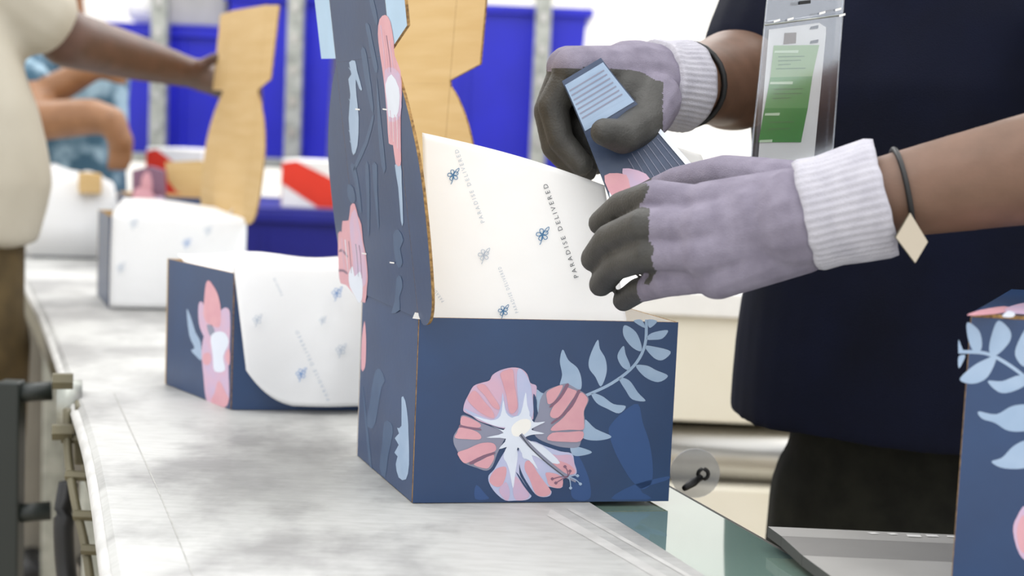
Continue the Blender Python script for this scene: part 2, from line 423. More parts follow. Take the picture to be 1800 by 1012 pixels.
# adjusting bracket with bolts hanging under the left edge
bk = boxm('bracket', Q(140, 722, 1.74) - Vector((0, 0, 0.022)), (0.012, 0.08, 0.07), 'frame', conv, rz=radians(17), bv=0.003)
for dx, dz in ((0, 0.03), (0, -0.03)):
    c = Q(143, 715, 1.70) + Vector((-0.01, dx, dz)); tube('bolt', [c, c + Vector((-0.022, -0.006, 0))], 0.010, 'frame', conv, 6, False)
c = Q(100, 708, 1.76); tube('tension_wheel', [c, c + Vector((0.028, 0.008, 0))], 0.028, 'galv', conv, 18)
hang = [Q(118, 720, 1.72), Q(120, 800, 1.68), Q(132, 880, 1.62), Q(150, 960, 1.58), Q(162, 1040, 1.55)]
tube('chain_strap', smoothline(hang, 5), 0.005, 'frame', conv, 8)
for (x, y, d) in ((115, 770, 1.7), (122, 835, 1.65), (136, 905, 1.6), (150, 965, 1.57)):
    c = Q(x - 6, y, d); tube('bolt', [c, c + Vector((0.024, 0, 0))], 0.006, 'frame', conv, 6, False)
tube('hose', smoothline([Q(120, 850, 1.75), Q(112, 910, 1.73), Q(116, 1000, 1.72), Q(130, 1080, 1.7)], 5), 0.012, 'black', conv, 10)
# seams and scuffs worn into the belt
def bfn(h): return lambda x, y: P(x, y, BELT + h)
inkline('seam_line', [(200, 690), (234, 765), (286, 880), (339, 1012), (380, 1120)], 2.2, bfn(0.0003), 'belt_line', conv)
inkline('scuff_line', [(965, 900), (1075, 962), (1160, 1012), (1240, 1060)], 13, bfn(0.0003), 'belt_light', conv)
inkline('scuff_line', [(1000, 893), (1110, 955), (1210, 1012), (1290, 1060)], 6, bfn(0.0003), 'belt_light', conv)

# ------------------------------------------------------------------ boxes
TH = 0.0028
def make_box(name, quad4, H, label, group, inner='kraft', lidside=None, tilt=0.0, L=0.232, wing=0.07, farwing=None, closed=False, flap=0.155, lip=0.0):
    """quad4: footprint front-left, front-right, back-right, back-left (world points on the belt)."""
    FLc, FRc, BRc, BLc = quad4
    cen = (FLc + FRc + BRc + BLc) / 4
    t = thing(name, cen, label, 'box', group)
    up = Vector((0, 0, H))
    sides = {'front_panel': (FLc, FRc), 'right_panel': (FRc, BRc), 'back_panel': (BRc, BLc), 'left_panel': (BLc, FLc)}
    parts = {}
    for k, (a, b) in sides.items():
        d = (b - a).normalized(); inn = Vector((-d.y, d.x, 0))
        if inn.dot(cen - a) < 0: inn = -inn
        a2, b2 = a + Vector((0, 0, 0.0008)), b + Vector((0, 0, 0.0008))
        if k in ('right_panel', 'left_panel'): a2 += d * TH * 1.05; b2 -= d * TH * 1.05
        parts[k] = board(k, [a2, b2, b2 + up, a2 + up], inn * TH, ['navy', inner, 'kraft_edge'], t)
        parts[k + '_n'] = -inn
    board('bottom_panel', [p + (cen - p) * 0.02 + Vector((0, 0, 0.001)) for p in quad4], Vector((0, 0, TH)), ['navy', inner, 'kraft_edge'], t)
    if lidside:
        if lidside == 'left': N, Fp = FLc + up, BLc + up; o = parts['left_panel_n']
        else: N, Fp = FRc + up, BRc + up; o = parts['right_panel_n']
        s = (Fp - N).normalized(); D = (Fp - N).length
        u = (Vector((0, 0, 1)) * cos(tilt) + o * sin(tilt)).normalized()
        nrm = s.cross(u).normalized()
        if nrm.dot(o) < 0: nrm = -nrm
        O = N + o * 0.001
        f = lambda a, b: O + s * a + u * b
        mats = ['navy', 'kraft', 'kraft_edge']; tv = -nrm * TH
        lid = board('lid', [f(0, 0), f(D, 0), f(D, L), f(0, L)], tv, mats, t)
        for sg in (0, 1):
            g = (lambda a, b: f(a, b)) if sg == 0 else (lambda a, b: f(D - a, b))
            w = wing if sg == 0 else (farwing or wing)
            ol = [(-.0006, .004), (-.25 * w, -.004), (-.62 * w, .002), (-.86 * w, .020), (-.97 * w, .055), (-w, .100), (-.93 * w, .140), (-.66 * w, .180), (-.30 * w, .212), (-.0006, L - .003)]
            pl = smoothline([Vector(p) for p in ol], 4)
            board('dust_flap', [g(p.x, p.y) for p in pl], tv, mats, lid)
        ff = board('front_flap', [f(0.001, L + .0001), f(D - .001, L + .0001), f(D - .001, L + flap), f(0.001, L + flap)], tv, mats, lid)
        for sg in (0, 1):
            g = (lambda a, b: f(a, b)) if sg == 0 else (lambda a, b: f(D - a, b))
            e = .058 if sg == 0 else 0.062
            board('tuck_ear', [g(0.0004, L + .004), g(-e, L + .022 if sg == 0 else L + .006), g(-e - .002, L + flap - .004), g(0.0004, L + flap - .001)], tv, ['earblue', 'kraft', 'kraft_edge'], lid)
        parts.update(lid=lid, ff=ff, lo=O, ln=nrm, lf=f, D=D)
    parts['t'] = t
    return parts

# ---- the main box
A, B_, Cc = P(725, 885), P(1175, 882), P(627, 800)
Dd = B_ + (Cc - A)
HB = 0.168
mb = make_box('floral_box', [A, B_, Dd, Cc], HB, 'open navy mailer box with large pink hibiscus on its front, sharpest of the open boxes', 'floral mailer boxes on the line', inner='boardwhite', lidside='left', tilt=radians(8.3), wing=0.055, farwing=0.085)
fn_front_n = mb['front_panel_n']
def face(o, n, h): 
    oo = o + n * h
    return lambda x, y: PL(x, y, oo, n)
def zoomed(fn, x0, y0, k): return lambda zx, zy: fn(x0 + zx / k, y0 + zy / k)
LY = 0.0001
fp = mb['front_panel']
def fr(layer, x0=780, y0=620, k=3.614): return zoomed(face(A, fn_front_n, LY * layer), x0, y0, k)
f4 = lambda layer: fr(layer, 600, 520, 2.5306)
# faint background leaves
for pl in ([(1320, 480), (1260, 510), (1200, 570), (1190, 610), (1220, 700), (1270, 790), (1300, 830), (1340, 860), (1380, 830), (1385, 750), (1370, 650), (1340, 560)],
           [(1200, 900), (1300, 840), (1450, 802), (1445, 820), (1330, 860), (1380, 900), (1300, 905)],
           [(1040, 700), (1090, 780), (1110, 860), (1100, 905), (1040, 905), (1020, 860)],
           [(600, 840), (640, 880), (655, 902), (595, 902)]):
    ink('faint_leaf', pl, f4(1), 'leafdim', fp)
inkline('leaf_stem', [(1080, 446), (1200, 390), (1300, 312), (1350, 220), (1357, 105)], 13, f4(2), 'leafblue', fp)
for pl in ([(985, 238), (972, 290), (982, 350), (972, 400), (1010, 395), (1062, 418), (1068, 370), (1050, 320), (1010, 285)],
           [(1140, 195), (1105, 270), (1102, 320), (1130, 360), (1155, 402), (1180, 340), (1175, 280), (1150, 235)],
           [(1255, 222), (1228, 265), (1245, 310), (1275, 330), (1285, 310), (1265, 260)],
           [(1260, 130), (1255, 175), (1290, 225), (1330, 246), (1335, 220), (1310, 160)],
           [(1350, 225), (1390, 225), (1465, 247), (1430, 285), (1390, 275)],
           [(1357, 192), (1380, 165), (1452, 152), (1430, 188), (1390, 195)],
           [(1310, 310), (1360, 310), (1400, 330), (1453, 355), (1410, 383), (1350, 360)],
           [(1235, 366), (1280, 375), (1320, 430), (1353, 467), (1295, 460), (1265, 420)],
           [(1112, 432), (1160, 445), (1210, 480), (1265, 490), (1235, 522), (1180, 500), (1135, 475)],
           [(1300, 112), (1335, 106), (1350, 142)], [(1362, 106), (1405, 112), (1372, 142)],
           [(1080, 548), (1130, 590), (1202, 625), (1150, 642), (1090, 638), (1065, 615)],
           [(1020, 668), (1070, 675), (1115, 695), (1070, 710), (1030, 707)],
           [(865, 420), (890, 430), (915, 440), (890, 470), (875, 520)]):
    ink('leaf', pl, f4(2), 'leafblue', fp, 4)
# petals: base shape with coloured streaks on it
petals = [
    ('inkgrey', [(650, 240), (720, 210), (780, 195), (840, 225), (900, 260), (922, 300), (892, 370), (897, 430), (887, 490), (872, 560), (850, 600), (760, 600), (680, 580), (600, 545), (570, 500), (575, 440), (600, 380), (612, 300)],
     [('pink', [(655, 250), (700, 220), (755, 205), (740, 250), (700, 310), (665, 325), (655, 290)]),
      ('pink', [(770, 222), (820, 232), (845, 250), (800, 320), (740, 400), (700, 415), (675, 395), (690, 350), (730, 290)]),
      ('pink', [(872, 250), (905, 275), (915, 305), (890, 370), (892, 440), (885, 487), (800, 488), (690, 495), (690, 470), (760, 410), (820, 330), (850, 280)]),
      ('pink', [(690, 508), (790, 503), (885, 500), (870, 560), (780, 565), (660, 553)]),
      ('mauve', [(775, 200), (795, 206), (745, 290), (685, 345), (675, 335), (735, 275)]),
      ('mauve', [(850, 240), (866, 246), (820, 340), (755, 405), (690, 450), (685, 440), (745, 395), (805, 325)])]),
    ('inkgrey', [(110, 400), (150, 400), (230, 440), (290, 465), (370, 495), (400, 520), (380, 560), (340, 640), (310, 720), (270, 748), (210, 730), (140, 705), (100, 670), (90, 630), (65, 580), (62, 530), (85, 490), (105, 450)],
     [('pink', [(115, 405), (150, 408), (200, 430), (235, 455), (225, 475), (170, 470), (108, 455)]),
      ('pink', [(100, 475), (150, 480), (210, 500), (238, 530), (225, 550), (150, 548), (72, 540), (85, 505)]),
      ('pink', [(90, 632), (150, 610), (230, 575), (300, 570), (330, 590), (325, 625), (250, 650), (170, 690), (130, 700), (100, 665)]),
      ('pink', [(190, 710), (240, 680), (310, 645), (320, 670), (300, 710), (270, 735)]),
      ('mauve', [(105, 458), (170, 472), (228, 480), (235, 492), (170, 484), (102, 470)]),
      ('mauve', [(165, 695), (240, 655), (322, 632), (318, 645), (245, 672), (180, 708)])]),
    ('lavpink', [(125, 350), (135, 310), (160, 260), (190, 210), (240, 190), (290, 175), (310, 140), (360, 110), (430, 93), (490, 100), (530, 135), (550, 190), (585, 205), (590, 240), (575, 330), (570, 390), (560, 430), (480, 470), (380, 480), (290, 455), (220, 430), (180, 400), (130, 375)],
     [('lav', [(128, 352), (180, 375), (260, 410), (320, 420), (360, 350), (375, 250), (395, 360), (440, 400), (475, 370), (465, 200), (470, 105), (500, 110), (540, 170), (560, 250), (565, 400), (480, 465), (380, 475), (290, 452), (180, 398)]),
      ('palewhite', [(190, 400), (300, 428), (360, 400), (378, 300), (396, 380), (440, 412), (490, 380), (520, 250), (530, 330), (545, 400), (480, 460), (380, 472), (290, 450)]),
      ('pink', [(160, 270), (200, 240), (260, 310), (310, 370), (320, 410), (280, 405), (220, 370), (155, 305)]),
      ('pink', [(210, 212), (260, 202), (310, 270), (350, 330), (350, 360), (310, 340), (260, 270)]),
      ('pink', [(360, 130), (410, 105), (440, 110), (450, 200), (465, 290), (468, 350), (440, 385), (415, 370), (400, 280), (375, 190)])]),
    ('lav', [(480, 600), (560, 560), (640, 590), (740, 625), (815, 640), (830, 700), (845, 750), (830, 780), (760, 800), (755, 850), (720, 860), (660, 850), (685, 880), (670, 910), (620, 915), (580, 895), (540, 840), (500, 770), (480, 700)],
     [('pink', [(520, 690), (555, 690), (590, 750), (640, 820), (680, 875), (665, 905), (620, 912), (580, 890), (545, 800), (515, 740)]),
      ('lavpink', [(640, 632), (720, 650), (810, 650), (832, 720), (840, 760), (800, 775), (740, 745), (670, 690)]),
      ('pink', [(650, 660), (720, 680), (800, 710), (835, 755), (800, 772), (740, 745), (680, 700)]),
      ('pink', [(650, 760), (720, 770), (755, 800), (752, 850), (715, 858), (670, 840), (655, 800)]),
      ('palewhite', [(500, 560), (560, 565), (640, 600), (740, 700), (650, 690), (560, 650), (600, 740), (540, 680), (500, 660)])]),
    ('lav', [(440, 600), (480, 640), (480, 760), (510, 820), (550, 890), (555, 915), (520, 935), (450, 938), (390, 936), (330, 890), (290, 830), (285, 780), (320, 740), (360, 670), (400, 610)],
     [('pink', [(310, 760), (345, 730), (395, 725), (395, 780), (370, 840), (330, 850), (290, 815)]),
      ('lavpink', [(350, 870), (395, 820), (420, 880), (410, 934), (385, 928)]),
      ('lavpink', [(450, 790), (475, 800), (510, 850), (545, 900), (520, 930), (460, 934), (440, 880)]),
      ('palewhite', [(400, 600), (440, 590), (470, 640), (455, 760), (440, 860), (420, 760), (400, 700), (380, 660)])]),
]
for i, (base, ol, streaks) in enumerate(petals):
    pt = ink('petal', ol, fr(3 + i * 0.6), base, fp)
    for j, (mm, sp) in enumerate(streaks): ink('petal_streak', sp, fr(6.5 + j * 0.3), mm, fp)
ink('petal_gap', [(570, 260), (590, 300), (590, 350), (578, 410), (570, 350)], fr(8.5), 'navy', fp)
ink('petal_gap', [(460, 760), (480, 780), (520, 840), (552, 890), (556, 905), (505, 840)], fr(8.5), 'navy', fp)
ink('flower_heart', [(380, 490), (400, 440), (450, 405), (540, 395), (572, 440), (645, 437), (580, 470), (560, 490), (640, 512), (560, 520), (520, 545), (640, 595), (530, 575), (500, 640), (470, 600), (440, 700), (420, 600), (350, 610), (395, 545), (270, 538), (380, 508), (300, 462)], fr(9), 'palewhite', fp, 3)
ink('flower_heart', [(432, 470), (485, 425), (545, 425), (552, 475), (500, 525), (442, 525)], fr(9.6), 'cream_ink', fp)
inkline('pistil', [(487, 518), (560, 600), (660, 690), (775, 780), (840, 815)], 26, fr(10.2), 'inkgrey', fp, 0.35)
inkline('pistil_edge', [(487, 518), (555, 605), (655, 698), (770, 788)], 7, fr(10.6), 'ink', fp)
for (x, y, mm) in ((770, 722, 'mauve'), (802, 750, 'mauve'), (712, 826, 'mauve'), (690, 800, 'mauve'), (868, 832, 'leafblue'), (806, 858, 'leafblue'), (850, 780, 'leafblue')):
    inkline('stamen', [(790, 785), ((790 + x) / 2 + 5, (785 + y) / 2 - 6), (x, y)], 6, fr(10.8), mm, fp)
    ink('stamen_tip', [(x - 11, y), (x, y - 10), (x + 11, y), (x, y + 10)], fr(11), mm, fp)
# prints on the left side panel
sp_ = mb['left_panel']
sd = lambda layer: zoomed(face(A, mb['left_panel_n'], LY * layer), 610, 560, 2.977)
for mm, pl in (('slate', [(150, 270), (175, 265), (200, 325), (180, 360), (150, 540), (125, 575), (100, 540), (120, 440), (135, 330)]),
               ('slate', [(195, 540), (230, 545), (240, 600), (215, 720), (200, 830), (170, 780), (185, 650)]),
               ('slate', [(80, 350), (95, 450), (130, 780), (112, 740)]),
               ('leafblue', [(285, 410), (305, 430), (318, 520), (322, 600), (325, 760), (308, 840), (270, 830), (255, 760), (265, 720), (248, 700), (270, 660), (250, 625), (272, 600), (262, 570), (285, 560)]),
               ('pink', [(92, 10), (100, 100), (98, 220), (90, 265), (74, 262), (78, 100)])):
    ink('leaf' if mm != 'pink' else 'petal', pl, sd(1.5), mm, sp_, 2)
# prints on the lid
lidp = mb['lid']
l4 = lambda layer: zoomed(face(mb['lo'], mb['ln'], LY * layer + 0.00012), 550, 0, 3.374)
l5 = lambda layer: zoomed(face(mb['lo'], mb['ln'], LY * layer + 0.00012), 550, 290, 3.265)
for fnn, ly, mm, nm, pl in (
    (l4, 1, 'slate', 'faint_leaf', [(310, 140), (335, 150), (350, 230), (385, 400), (370, 430), (345, 330), (325, 220)]),
    (l4, 1, 'slate', 'faint_leaf', [(285, 300), (310, 290), (330, 400), (360, 640), (345, 650), (310, 480)]),
    (l4, 1, 'slate', 'faint_leaf', [(350, 690), (362, 700), (325, 850), (255, 1000), (240, 990), (310, 830)]),
    (l4, 1, 'slate', 'faint_leaf', [(378, 450), (402, 700), (432, 1000), (408, 990), (385, 750)]),
    (l4, 1, 'slate', 'faint_leaf', [(335, 0), (360, 0), (385, 120), (375, 150), (350, 70)]),
    (l5, 1, 'slate', 'faint_leaf', [(215, 0), (240, 0), (265, 120), (280, 270), (262, 250), (240, 100)]),
    (l5, 1, 'slate', 'faint_leaf', [(300, 0), (320, 0), (326, 180), (324, 390), (314, 380), (308, 180)]),
    (l5, 1, 'slate', 'faint_leaf', [(340, 0), (368, 0), (370, 150), (380, 350), (370, 340), (352, 160)]),
    (l5, 1, 'slate', 'faint_leaf', [(460, 400), (490, 370), (520, 430), (500, 480), (515, 560), (490, 590), (470, 520)]),
    (l5, 1, 'slate', 'faint_leaf', [(480, 650), (505, 640), (515, 700), (495, 760), (500, 830), (450, 850), (470, 780)]),
    (l5, 1.5, 'leafblue', 'leaf', [(470, 0), (505, 0), (510, 100), (518, 330), (505, 320), (490, 130)]),
    (l5, 1.5, 'slate', 'leaf', [(200, 110), (232, 130), (245, 200), (225, 220), (200, 180)]),
    (l4, 1.5, 'leafblue', 'leaf', [(215, 370), (250, 360), (262, 420), (292, 530), (275, 525), (255, 470), (258, 560), (272, 700), (265, 860), (240, 920), (225, 850), (212, 700), (222, 560), (210, 470), (228, 440)]),
    (l4, 2, 'pink', 'petal', [(395, 115), (430, 88), (460, 130), (480, 250), (485, 330), (520, 420), (528, 560), (520, 700), (522, 900), (520, 980), (490, 970), (475, 860), (450, 850), (440, 700), (425, 520), (410, 400), (395, 300), (385, 200)]),
    (l4, 2.5, 'lavpink', 'petal_streak', [(425, 420), (470, 400), (515, 440), (524, 560), (518, 690), (450, 720), (432, 560)]),
    (l4, 3, 'palewhite', 'flower_heart', [(430, 500), (465, 440), (510, 520), (512, 620), (495, 690), (452, 690), (440, 600)]),
    (l5, 2, 'pink', 'petal', [(215, 235), (240, 222), (258, 290), (278, 340), (288, 440), (305, 520), (315, 640), (310, 700), (300, 790), (262, 770), (190, 688), (160, 678), (147, 600), (145, 392), (165, 385), (170, 320), (205, 317)]),
    (l5, 2.5, 'lavpink', 'petal_streak', [(210, 330), (240, 250), (262, 330), (285, 450), (302, 540), (308, 640), (290, 700), (240, 640), (225, 500)]),
    (l5, 2.6, 'mauve', 'petal_streak', [(150, 488), (170, 482), (200, 520), (196, 530), (170, 498), (150, 500)]),
    (l5, 2.6, 'mauve', 'petal_streak', [(150, 598), (180, 600), (200, 620), (194, 626), (172, 612), (150, 612)]),
    (l5, 3, 'palewhite', 'flower_heart', [(205, 625), (228, 580), (240, 640), (270, 610), (285, 680), (282, 770), (262, 790), (240, 745), (212, 700)])):
    ink(nm, pl, fnn(ly), mm, lidp, 2)
for k in range(5):
    x0 = 402 + 17 * k; inkline('petal_streak', [(x0, 150 + 30 * k), (x0 + 18, 300 + 20 * k), (x0 + 26, 430)], 5, l4(2.8), ('lavpink', 'pink', 'mauve')[k % 3], lidp, 0.5)
for k in range(6):
    x0 = 446 + 12 * k; inkline('petal_streak', [(x0, 640 + 14 * k), (x0 + 4, 700), (x0 + 8, 800 + 20 * k)], 4, l4(3.2), ('palewhite', 'lavpink')[k % 2], lidp, 0.6)
for k in range(7):
    x0 = 165 + 20 * k; inkline('petal_streak', [(x0, 420 + 8 * k), (x0 + 8, 520), (x0 + 16, 600 + 10 * k)], 5, l5(3.2), ('lavpink', 'palewhite', 'mauve')[k % 3] if k != 4 else 'inkgrey', lidp, 0.6)
for k in range(8):
    x0 = 222 + 5 * (k % 3); y0_ = 400 + 62 * k; inkline('leaf', [(x0 + 14, y0_ + 45), (x0 + 4, y0_ + 20), (x0 - 10, y0_)], 6, l4(1.8), 'leafblue', lidp, 0.6)
for (x, y) in ((628.5, 192), (676.5, 192), (640, 445.5), (689, 461.5)):
    fnn = face(mb['lo'], mb['ln'], 0.0006)
    ink('slot', [(x - 4, y - 1.6), (x + 4, y - 0.6), (x + 4, y + 1.8), (x - 4, y + 0.8)], fnn, 'cartonwhite', lidp, 1)
# small white torn corner beside the hinge
c0 = A + Vector((0.002, -0.001, HB))
board('torn_corner', [c0 + Vector((-0.008, 0, 0.0)), c0 + Vector((0.0065, 0, -0.001)), c0 + Vector((0.005, 0, 0.004)), c0 + Vector((-0.006, 0, 0.0055))], Vector((0, -0.0015, 0)), ['boardwhite', 'boardwhite', 'kraft_edge'], mb['t'])

# ---- tissue sheets
def sheet(name, fn, nu, nv, label=None, cat='tissue paper', group=None, parent=None, thick=0.0004, mt='tissue'):
    vs = [fn(i / nu, j / nv) for j in range(nv + 1) for i in range(nu + 1)]
    fs = [[j * (nu + 1) + i, j * (nu + 1) + i + 1, (j + 1) * (nu + 1) + i + 1, (j + 1) * (nu + 1) + i] for j in range(nv) for i in range(nu)]
    o = mesh(name, vs, fs, mt, parent, True)
    if thick:
        s = o.modifiers.new('thickness', 'SOLIDIFY'); s.thickness = thick
    if label: tag(o, label, cat, group)
    return o
def text_mesh(txt, name, size, spacing=1.0):
    cu = bpy.data.curves.new(name, 'FONT'); cu.body = txt; cu.size = size; cu.align_x = 'LEFT'; cu.space_character = spacing; cu.resolution_u = 2
    o = bpy.data.objects.new(name, cu); COL.objects.link(o)
    dg = bpy.context.evaluated_depsgraph_get(); me = bpy.data.meshes.new_from_object(o.evaluated_get(dg))
    bpy.data.objects.remove(o); return me
def place_text(txt, a, b, fn, height_px, mt, parent, name='lettering', flip=False):
    """lettering running from pixel a to pixel b on a surface given by fn(px, py)"""
    me = text_mesh(txt, name, 1.0, 1.55)
    xs = [v.co.x for v in me.vertices]; w = max(xs) - min(xs)
    a, b = Vector(a), Vector(b); d = (b - a); L = d.length; d.normalize(); nn = Vector((d.y, -d.x))
    for v in me.vertices:
        q = a + d * ((v.co.x - min(xs)) / w * L) + nn * (v.co.y / 0.7 * height_px)
        v.co = fn(q.x, q.y)
    me.materials.clear(); me.materials.append(M[mt])
    o = bpy.data.objects.new(name, me); COL.objects.link(o); setparent(o, parent); return o
def icon(x, y, s, fn, mt, parent, rot=-0.5):
    """small line-drawn hibiscus printed on the tissue, joined strokes"""
    vs, fs = [], []
    def stroke(pts, w):
        pl = smoothline([Vector(p) for p in pts], 4)
        for i in range(len(pl) - 1):
            d = (pl[i + 1] - pl[i]).normalized(); nn = Vector((-d.y, d.x)) * w / 2
            k = len(vs)
            for q in (pl[i] + nn, pl[i + 1] + nn, pl[i + 1] - nn, pl[i] - nn):
                c, sn = cos(rot), sin(rot)
                vs.append(fn(x + s * (q.x * c - q.y * sn), y + s * (q.x * sn + q.y * c)))
            fs.append([k, k + 1, k + 2, k + 3])
    for k in range(5):
        a = 2 * pi * k / 5
        R = lambda r, t: (r * cos(a + t), r * sin(a + t))
        stroke([R(0.1, 0), R(0.6, -0.5), R(0.95, -0.2), R(0.9, 0.25), R(0.55, 0.5), R(0.1, 0)], 0.13)
    stroke([(0, 0), (0.8, -0.5), (1.5, -0.6), (1.2, -0.2), (0.6, 0.0)], 0.12)
    stroke([(0, 0), (-0.7, 0.9), (-1.1, 1.2)], 0.12)
    return mesh('printed_hibiscus', vs, fs, mt, parent)

# main tissue: stands up from just inside the front panel
fin = -fn_front_n
TO = A + fin * 0.016
def tplane(x, y, lean=0.0):
    return PL(x, y, TO, (fn_front_n + Vector((0, 0, 0.10))).normalized())
def main_tissue(u, v):
    bl, br, tr, tl = (752, 590), (1106, 592), (1066, 326), (743, 233)
    x = lerp(lerp(bl[0], br[0], u), lerp(tl[0], tr[0], u), v); y = lerp(lerp(bl[1], br[1], u), lerp(tl[1], tr[1], u), v)
    y += -7 * sin(pi * u) * v
    p = tplane(x, y)
    p += fin * (0.0035 * sin(5.0 * u + 1.0) * v + 0.012 * max(0, u - 0.72) ** 1.2 * 3 * v)
    return p
ts = sheet('tissue_paper', main_tissue, 40, 28, 'tall white printed tissue sheet standing up out of the pink hibiscus box', 'tissue paper', 'tissue sheets in the boxes')
def tprint(x, y):
    u = (x - 748) / 330; v = (575 - y) / 280
    return tplane(x, y) + fin * (0.0035 * sin(5.0 * u + 1.0) * v + 0.012 * max(0, u - 0.72) ** 1.2 * 3 * v) + fn_front_n * 0.0016
place_text('PARADISE DELIVERED', (1016, 486), (960, 322), tprint, 8, 'ink', ts)
place_text('PARADISE DELIVERED', (852, 390), (806, 262), tprint, 7, 'inkpale', ts)
place_text('PARADISE DELIVERED', (911, 548), (880, 468), tprint, 6, 'inkpale', ts)
place_text('PARADISE', (781, 528), (760, 500), tprint, 6, 'inkpale', ts)
for x, y, mm, s in ((797, 308, 'inkblue', 10), (952, 412, 'inkblue', 11), (884, 546, 'inkblue', 9), (850, 448, 'inkpale', 10)):
    icon(x, y, s, tprint, mm, ts)
# lining seen behind, inside the box
def lining(u, v):
    a, b = lerp(Cc, A, 0.06), lerp(Dd, B_, 0.06); p = lerp(a, b, 0.05 + 0.9 * u)
    return p + Vector((0, 0, 0.06 + v * (HB - 0.05) + 0.006 * sin(9 * u))) - (Cc - A).normalized() * 0.008
sheet('tissue_lining', lining, 16, 6, 'white tissue lining against the back wall inside the pink hibiscus box', 'tissue paper', 'tissue sheets in the boxes')

# ---- second box on the line
a2, f2 = P(407, 721), P(290, 675)
fd = (P(640, 722) - a2).normalized(); r2 = a2 + fd * 0.235; b2r = r2 + (f2 - a2)
bx2 = make_box('floral_box', [a2, r2, b2r, f2], 0.160, 'open navy mailer box with white tissue folded over its front, second in the line', 'floral mailer boxes on the line', lidside='right', tilt=radians(3), inner='kraft', farwing=0.03)
s2 = lambda layer: zoomed(face(a2, bx2['left_panel_n'], LY * layer * 1.5), 270, 430, 3.266)
for ly, mm, nm, pl in ((1, 'leafblue', 'leaf', [(190, 370), (215, 420), (240, 500), (270, 560), (275, 660), (245, 640), (215, 605), (235, 590), (205, 520)]),
    (1.5, 'lavpink', 'petal', [(258, 345), (280, 330), (310, 400), (330, 480), (310, 530), (285, 520), (260, 450)]),
    (2, 'lavpink', 'petal', [(330, 480), (390, 372), (432, 370), (440, 440), (438, 560), (430, 700), (434, 880), (405, 935), (330, 915), (300, 880), (285, 740), (275, 620), (290, 520)]),
    (2.5, 'pink', 'petal', [(300, 225), (318, 206), (345, 240), (370, 290), (385, 370), (380, 470), (330, 460), (290, 420), (290, 320)]),
    (3, 'pink', 'petal_streak', [(285, 630), (320, 620), (330, 660), (315, 690), (285, 680)]),
    (3, 'pink', 'petal_streak', [(350, 850), (375, 780), (420, 860), (432, 890), (405, 932), (330, 905)]),
    (3, 'pink', 'petal_streak', [(415, 620), (437, 600), (436, 690), (415, 660)]),
    (3, 'inkgrey', 'petal_streak', [(305, 460), (340, 470), (350, 510), (325, 525)]),
    (3.5, 'palewhite', 'flower_heart', [(330, 520), (400, 500), (432, 560), (400, 640), (410, 720), (350, 725), (340, 640)])):
    ink(nm, pl, s2(ly), mm, bx2['left_panel'], 3)
nf2 = bx2['front_panel_n']; up2 = Vector((0, 0, 0.160))
def tissue2(u, v):          # v 0..0.25 inside, over the rim, then down the front
    e0 = lerp(a2, r2, -0.01 + 1.0 * u)
    if v < 0.22:
        t = v / 0.22; return e0 + up2 + Vector((0, 0, 0.012 + 0.004 * sin(t * 3))) - nf2 * (0.014 * (1 - t)) + nf2 * 0.002 - Vector((0, 0, 0.02 * (1 - t) ** 2))
    t = (v - 0.22) / 0.78
    drop = 0.150 + 0.012 * min(1, u * 4)
    if u < 0.24: drop -= 0.030 * (1 - u / 0.24) ** 2.2
    z = 0.172 - drop * t
    shift = 0.017 * t * (1 - u)            # left edge slides inwards on its way down
    return e0 + Vector((0, 0, max(z, 0.004))) + fd * shift + nf2 * (0.006 + 0.020 * sin(pi * min(1, t * 1.05) * 0.6) + 0.003 * sin(14 * u + 2 * t) * t)
t2 = sheet('tissue_paper', tissue2, 36, 40, 'white printed tissue sheet folded over the front of the second box and touching the belt', 'tissue paper', 'tissue sheets in the boxes')
o2 = a2 + nf2 * 0.036
f2p = lambda x, y: PL(x, y, o2, (nf2 + Vector((0, 0, 0.06))).normalized())
for x, y, mm, s in ((592, 515, 'inkbright', 9), (599, 615, 'inkpale', 9), (529, 657, 'inkbright', 9), (452, 562, 'inkpale', 8), (567, 563, 'inkpale', 6)):
    icon(x, y, s, f2p, mm, t2)
place_text('PARADISE DELIVERED', (580, 702), (524, 580), f2p, 6, 'inkpale', t2)
place_text('PARADISE', (498, 518), (484, 488), f2p, 5, 'inkpale', t2)
def fill2(u, v):
    p = lerp(lerp(a2, r2, 0.04 + 0.92 * u), lerp(f2, b2r, 0.04 + 0.92 * u), 0.10 + 0.86 * v)
    return p + Vector((0, 0, 0.118 + 0.052 * v ** 1.5 + 0.003 * sin(9 * u + 4 * v)))
sheet('tissue_lining', fill2, 20, 14, 'crumpled white tissue filling the inside of the second box', 'tissue paper', 'tissue sheets in the boxes')

# ---- third box
a3 = P(190, 541)
fd3 = Vector((0.985, 0.14, 0)).normalized(); sd3 = Vector((-0.36, 0.93, 0)).normalized()
r3 = a3 + fd3 * 0.235; f3 = a3 + sd3 * 0.20; br3 = r3 + Vector((-0.49, 0.872, 0)) * 0.20
bx3 = make_box('floral_box', [a3, r3, br3, f3], 0.162, 'blurred navy box wrapped in white tissue, third in the line, kraft lid upright', 'floral mailer boxes on the line', lidside='right', tilt=radians(5), inner='kraft')
nf3 = bx3['front_panel_n']
def tissue3(u, v):
    e0 = lerp(a3, r3, 0.02 + 1.0 * u)
    if v < 0.22:
        t = v / 0.22; return e0 + Vector((0, 0, 0.170 + 0.018 * (1 - t) * (1 - 0.6 * u) + 0.003 * sin(6 * u))) - nf3 * (0.16 * (1 - t))
    t = (v - 0.22) / 0.78
    return e0 + Vector((0, 0, 0.172 - 0.168 * t)) + nf3 * (0.005 + 0.016 * sin(pi * t * 0.6) + 0.003 * sin(12 * u) * t)
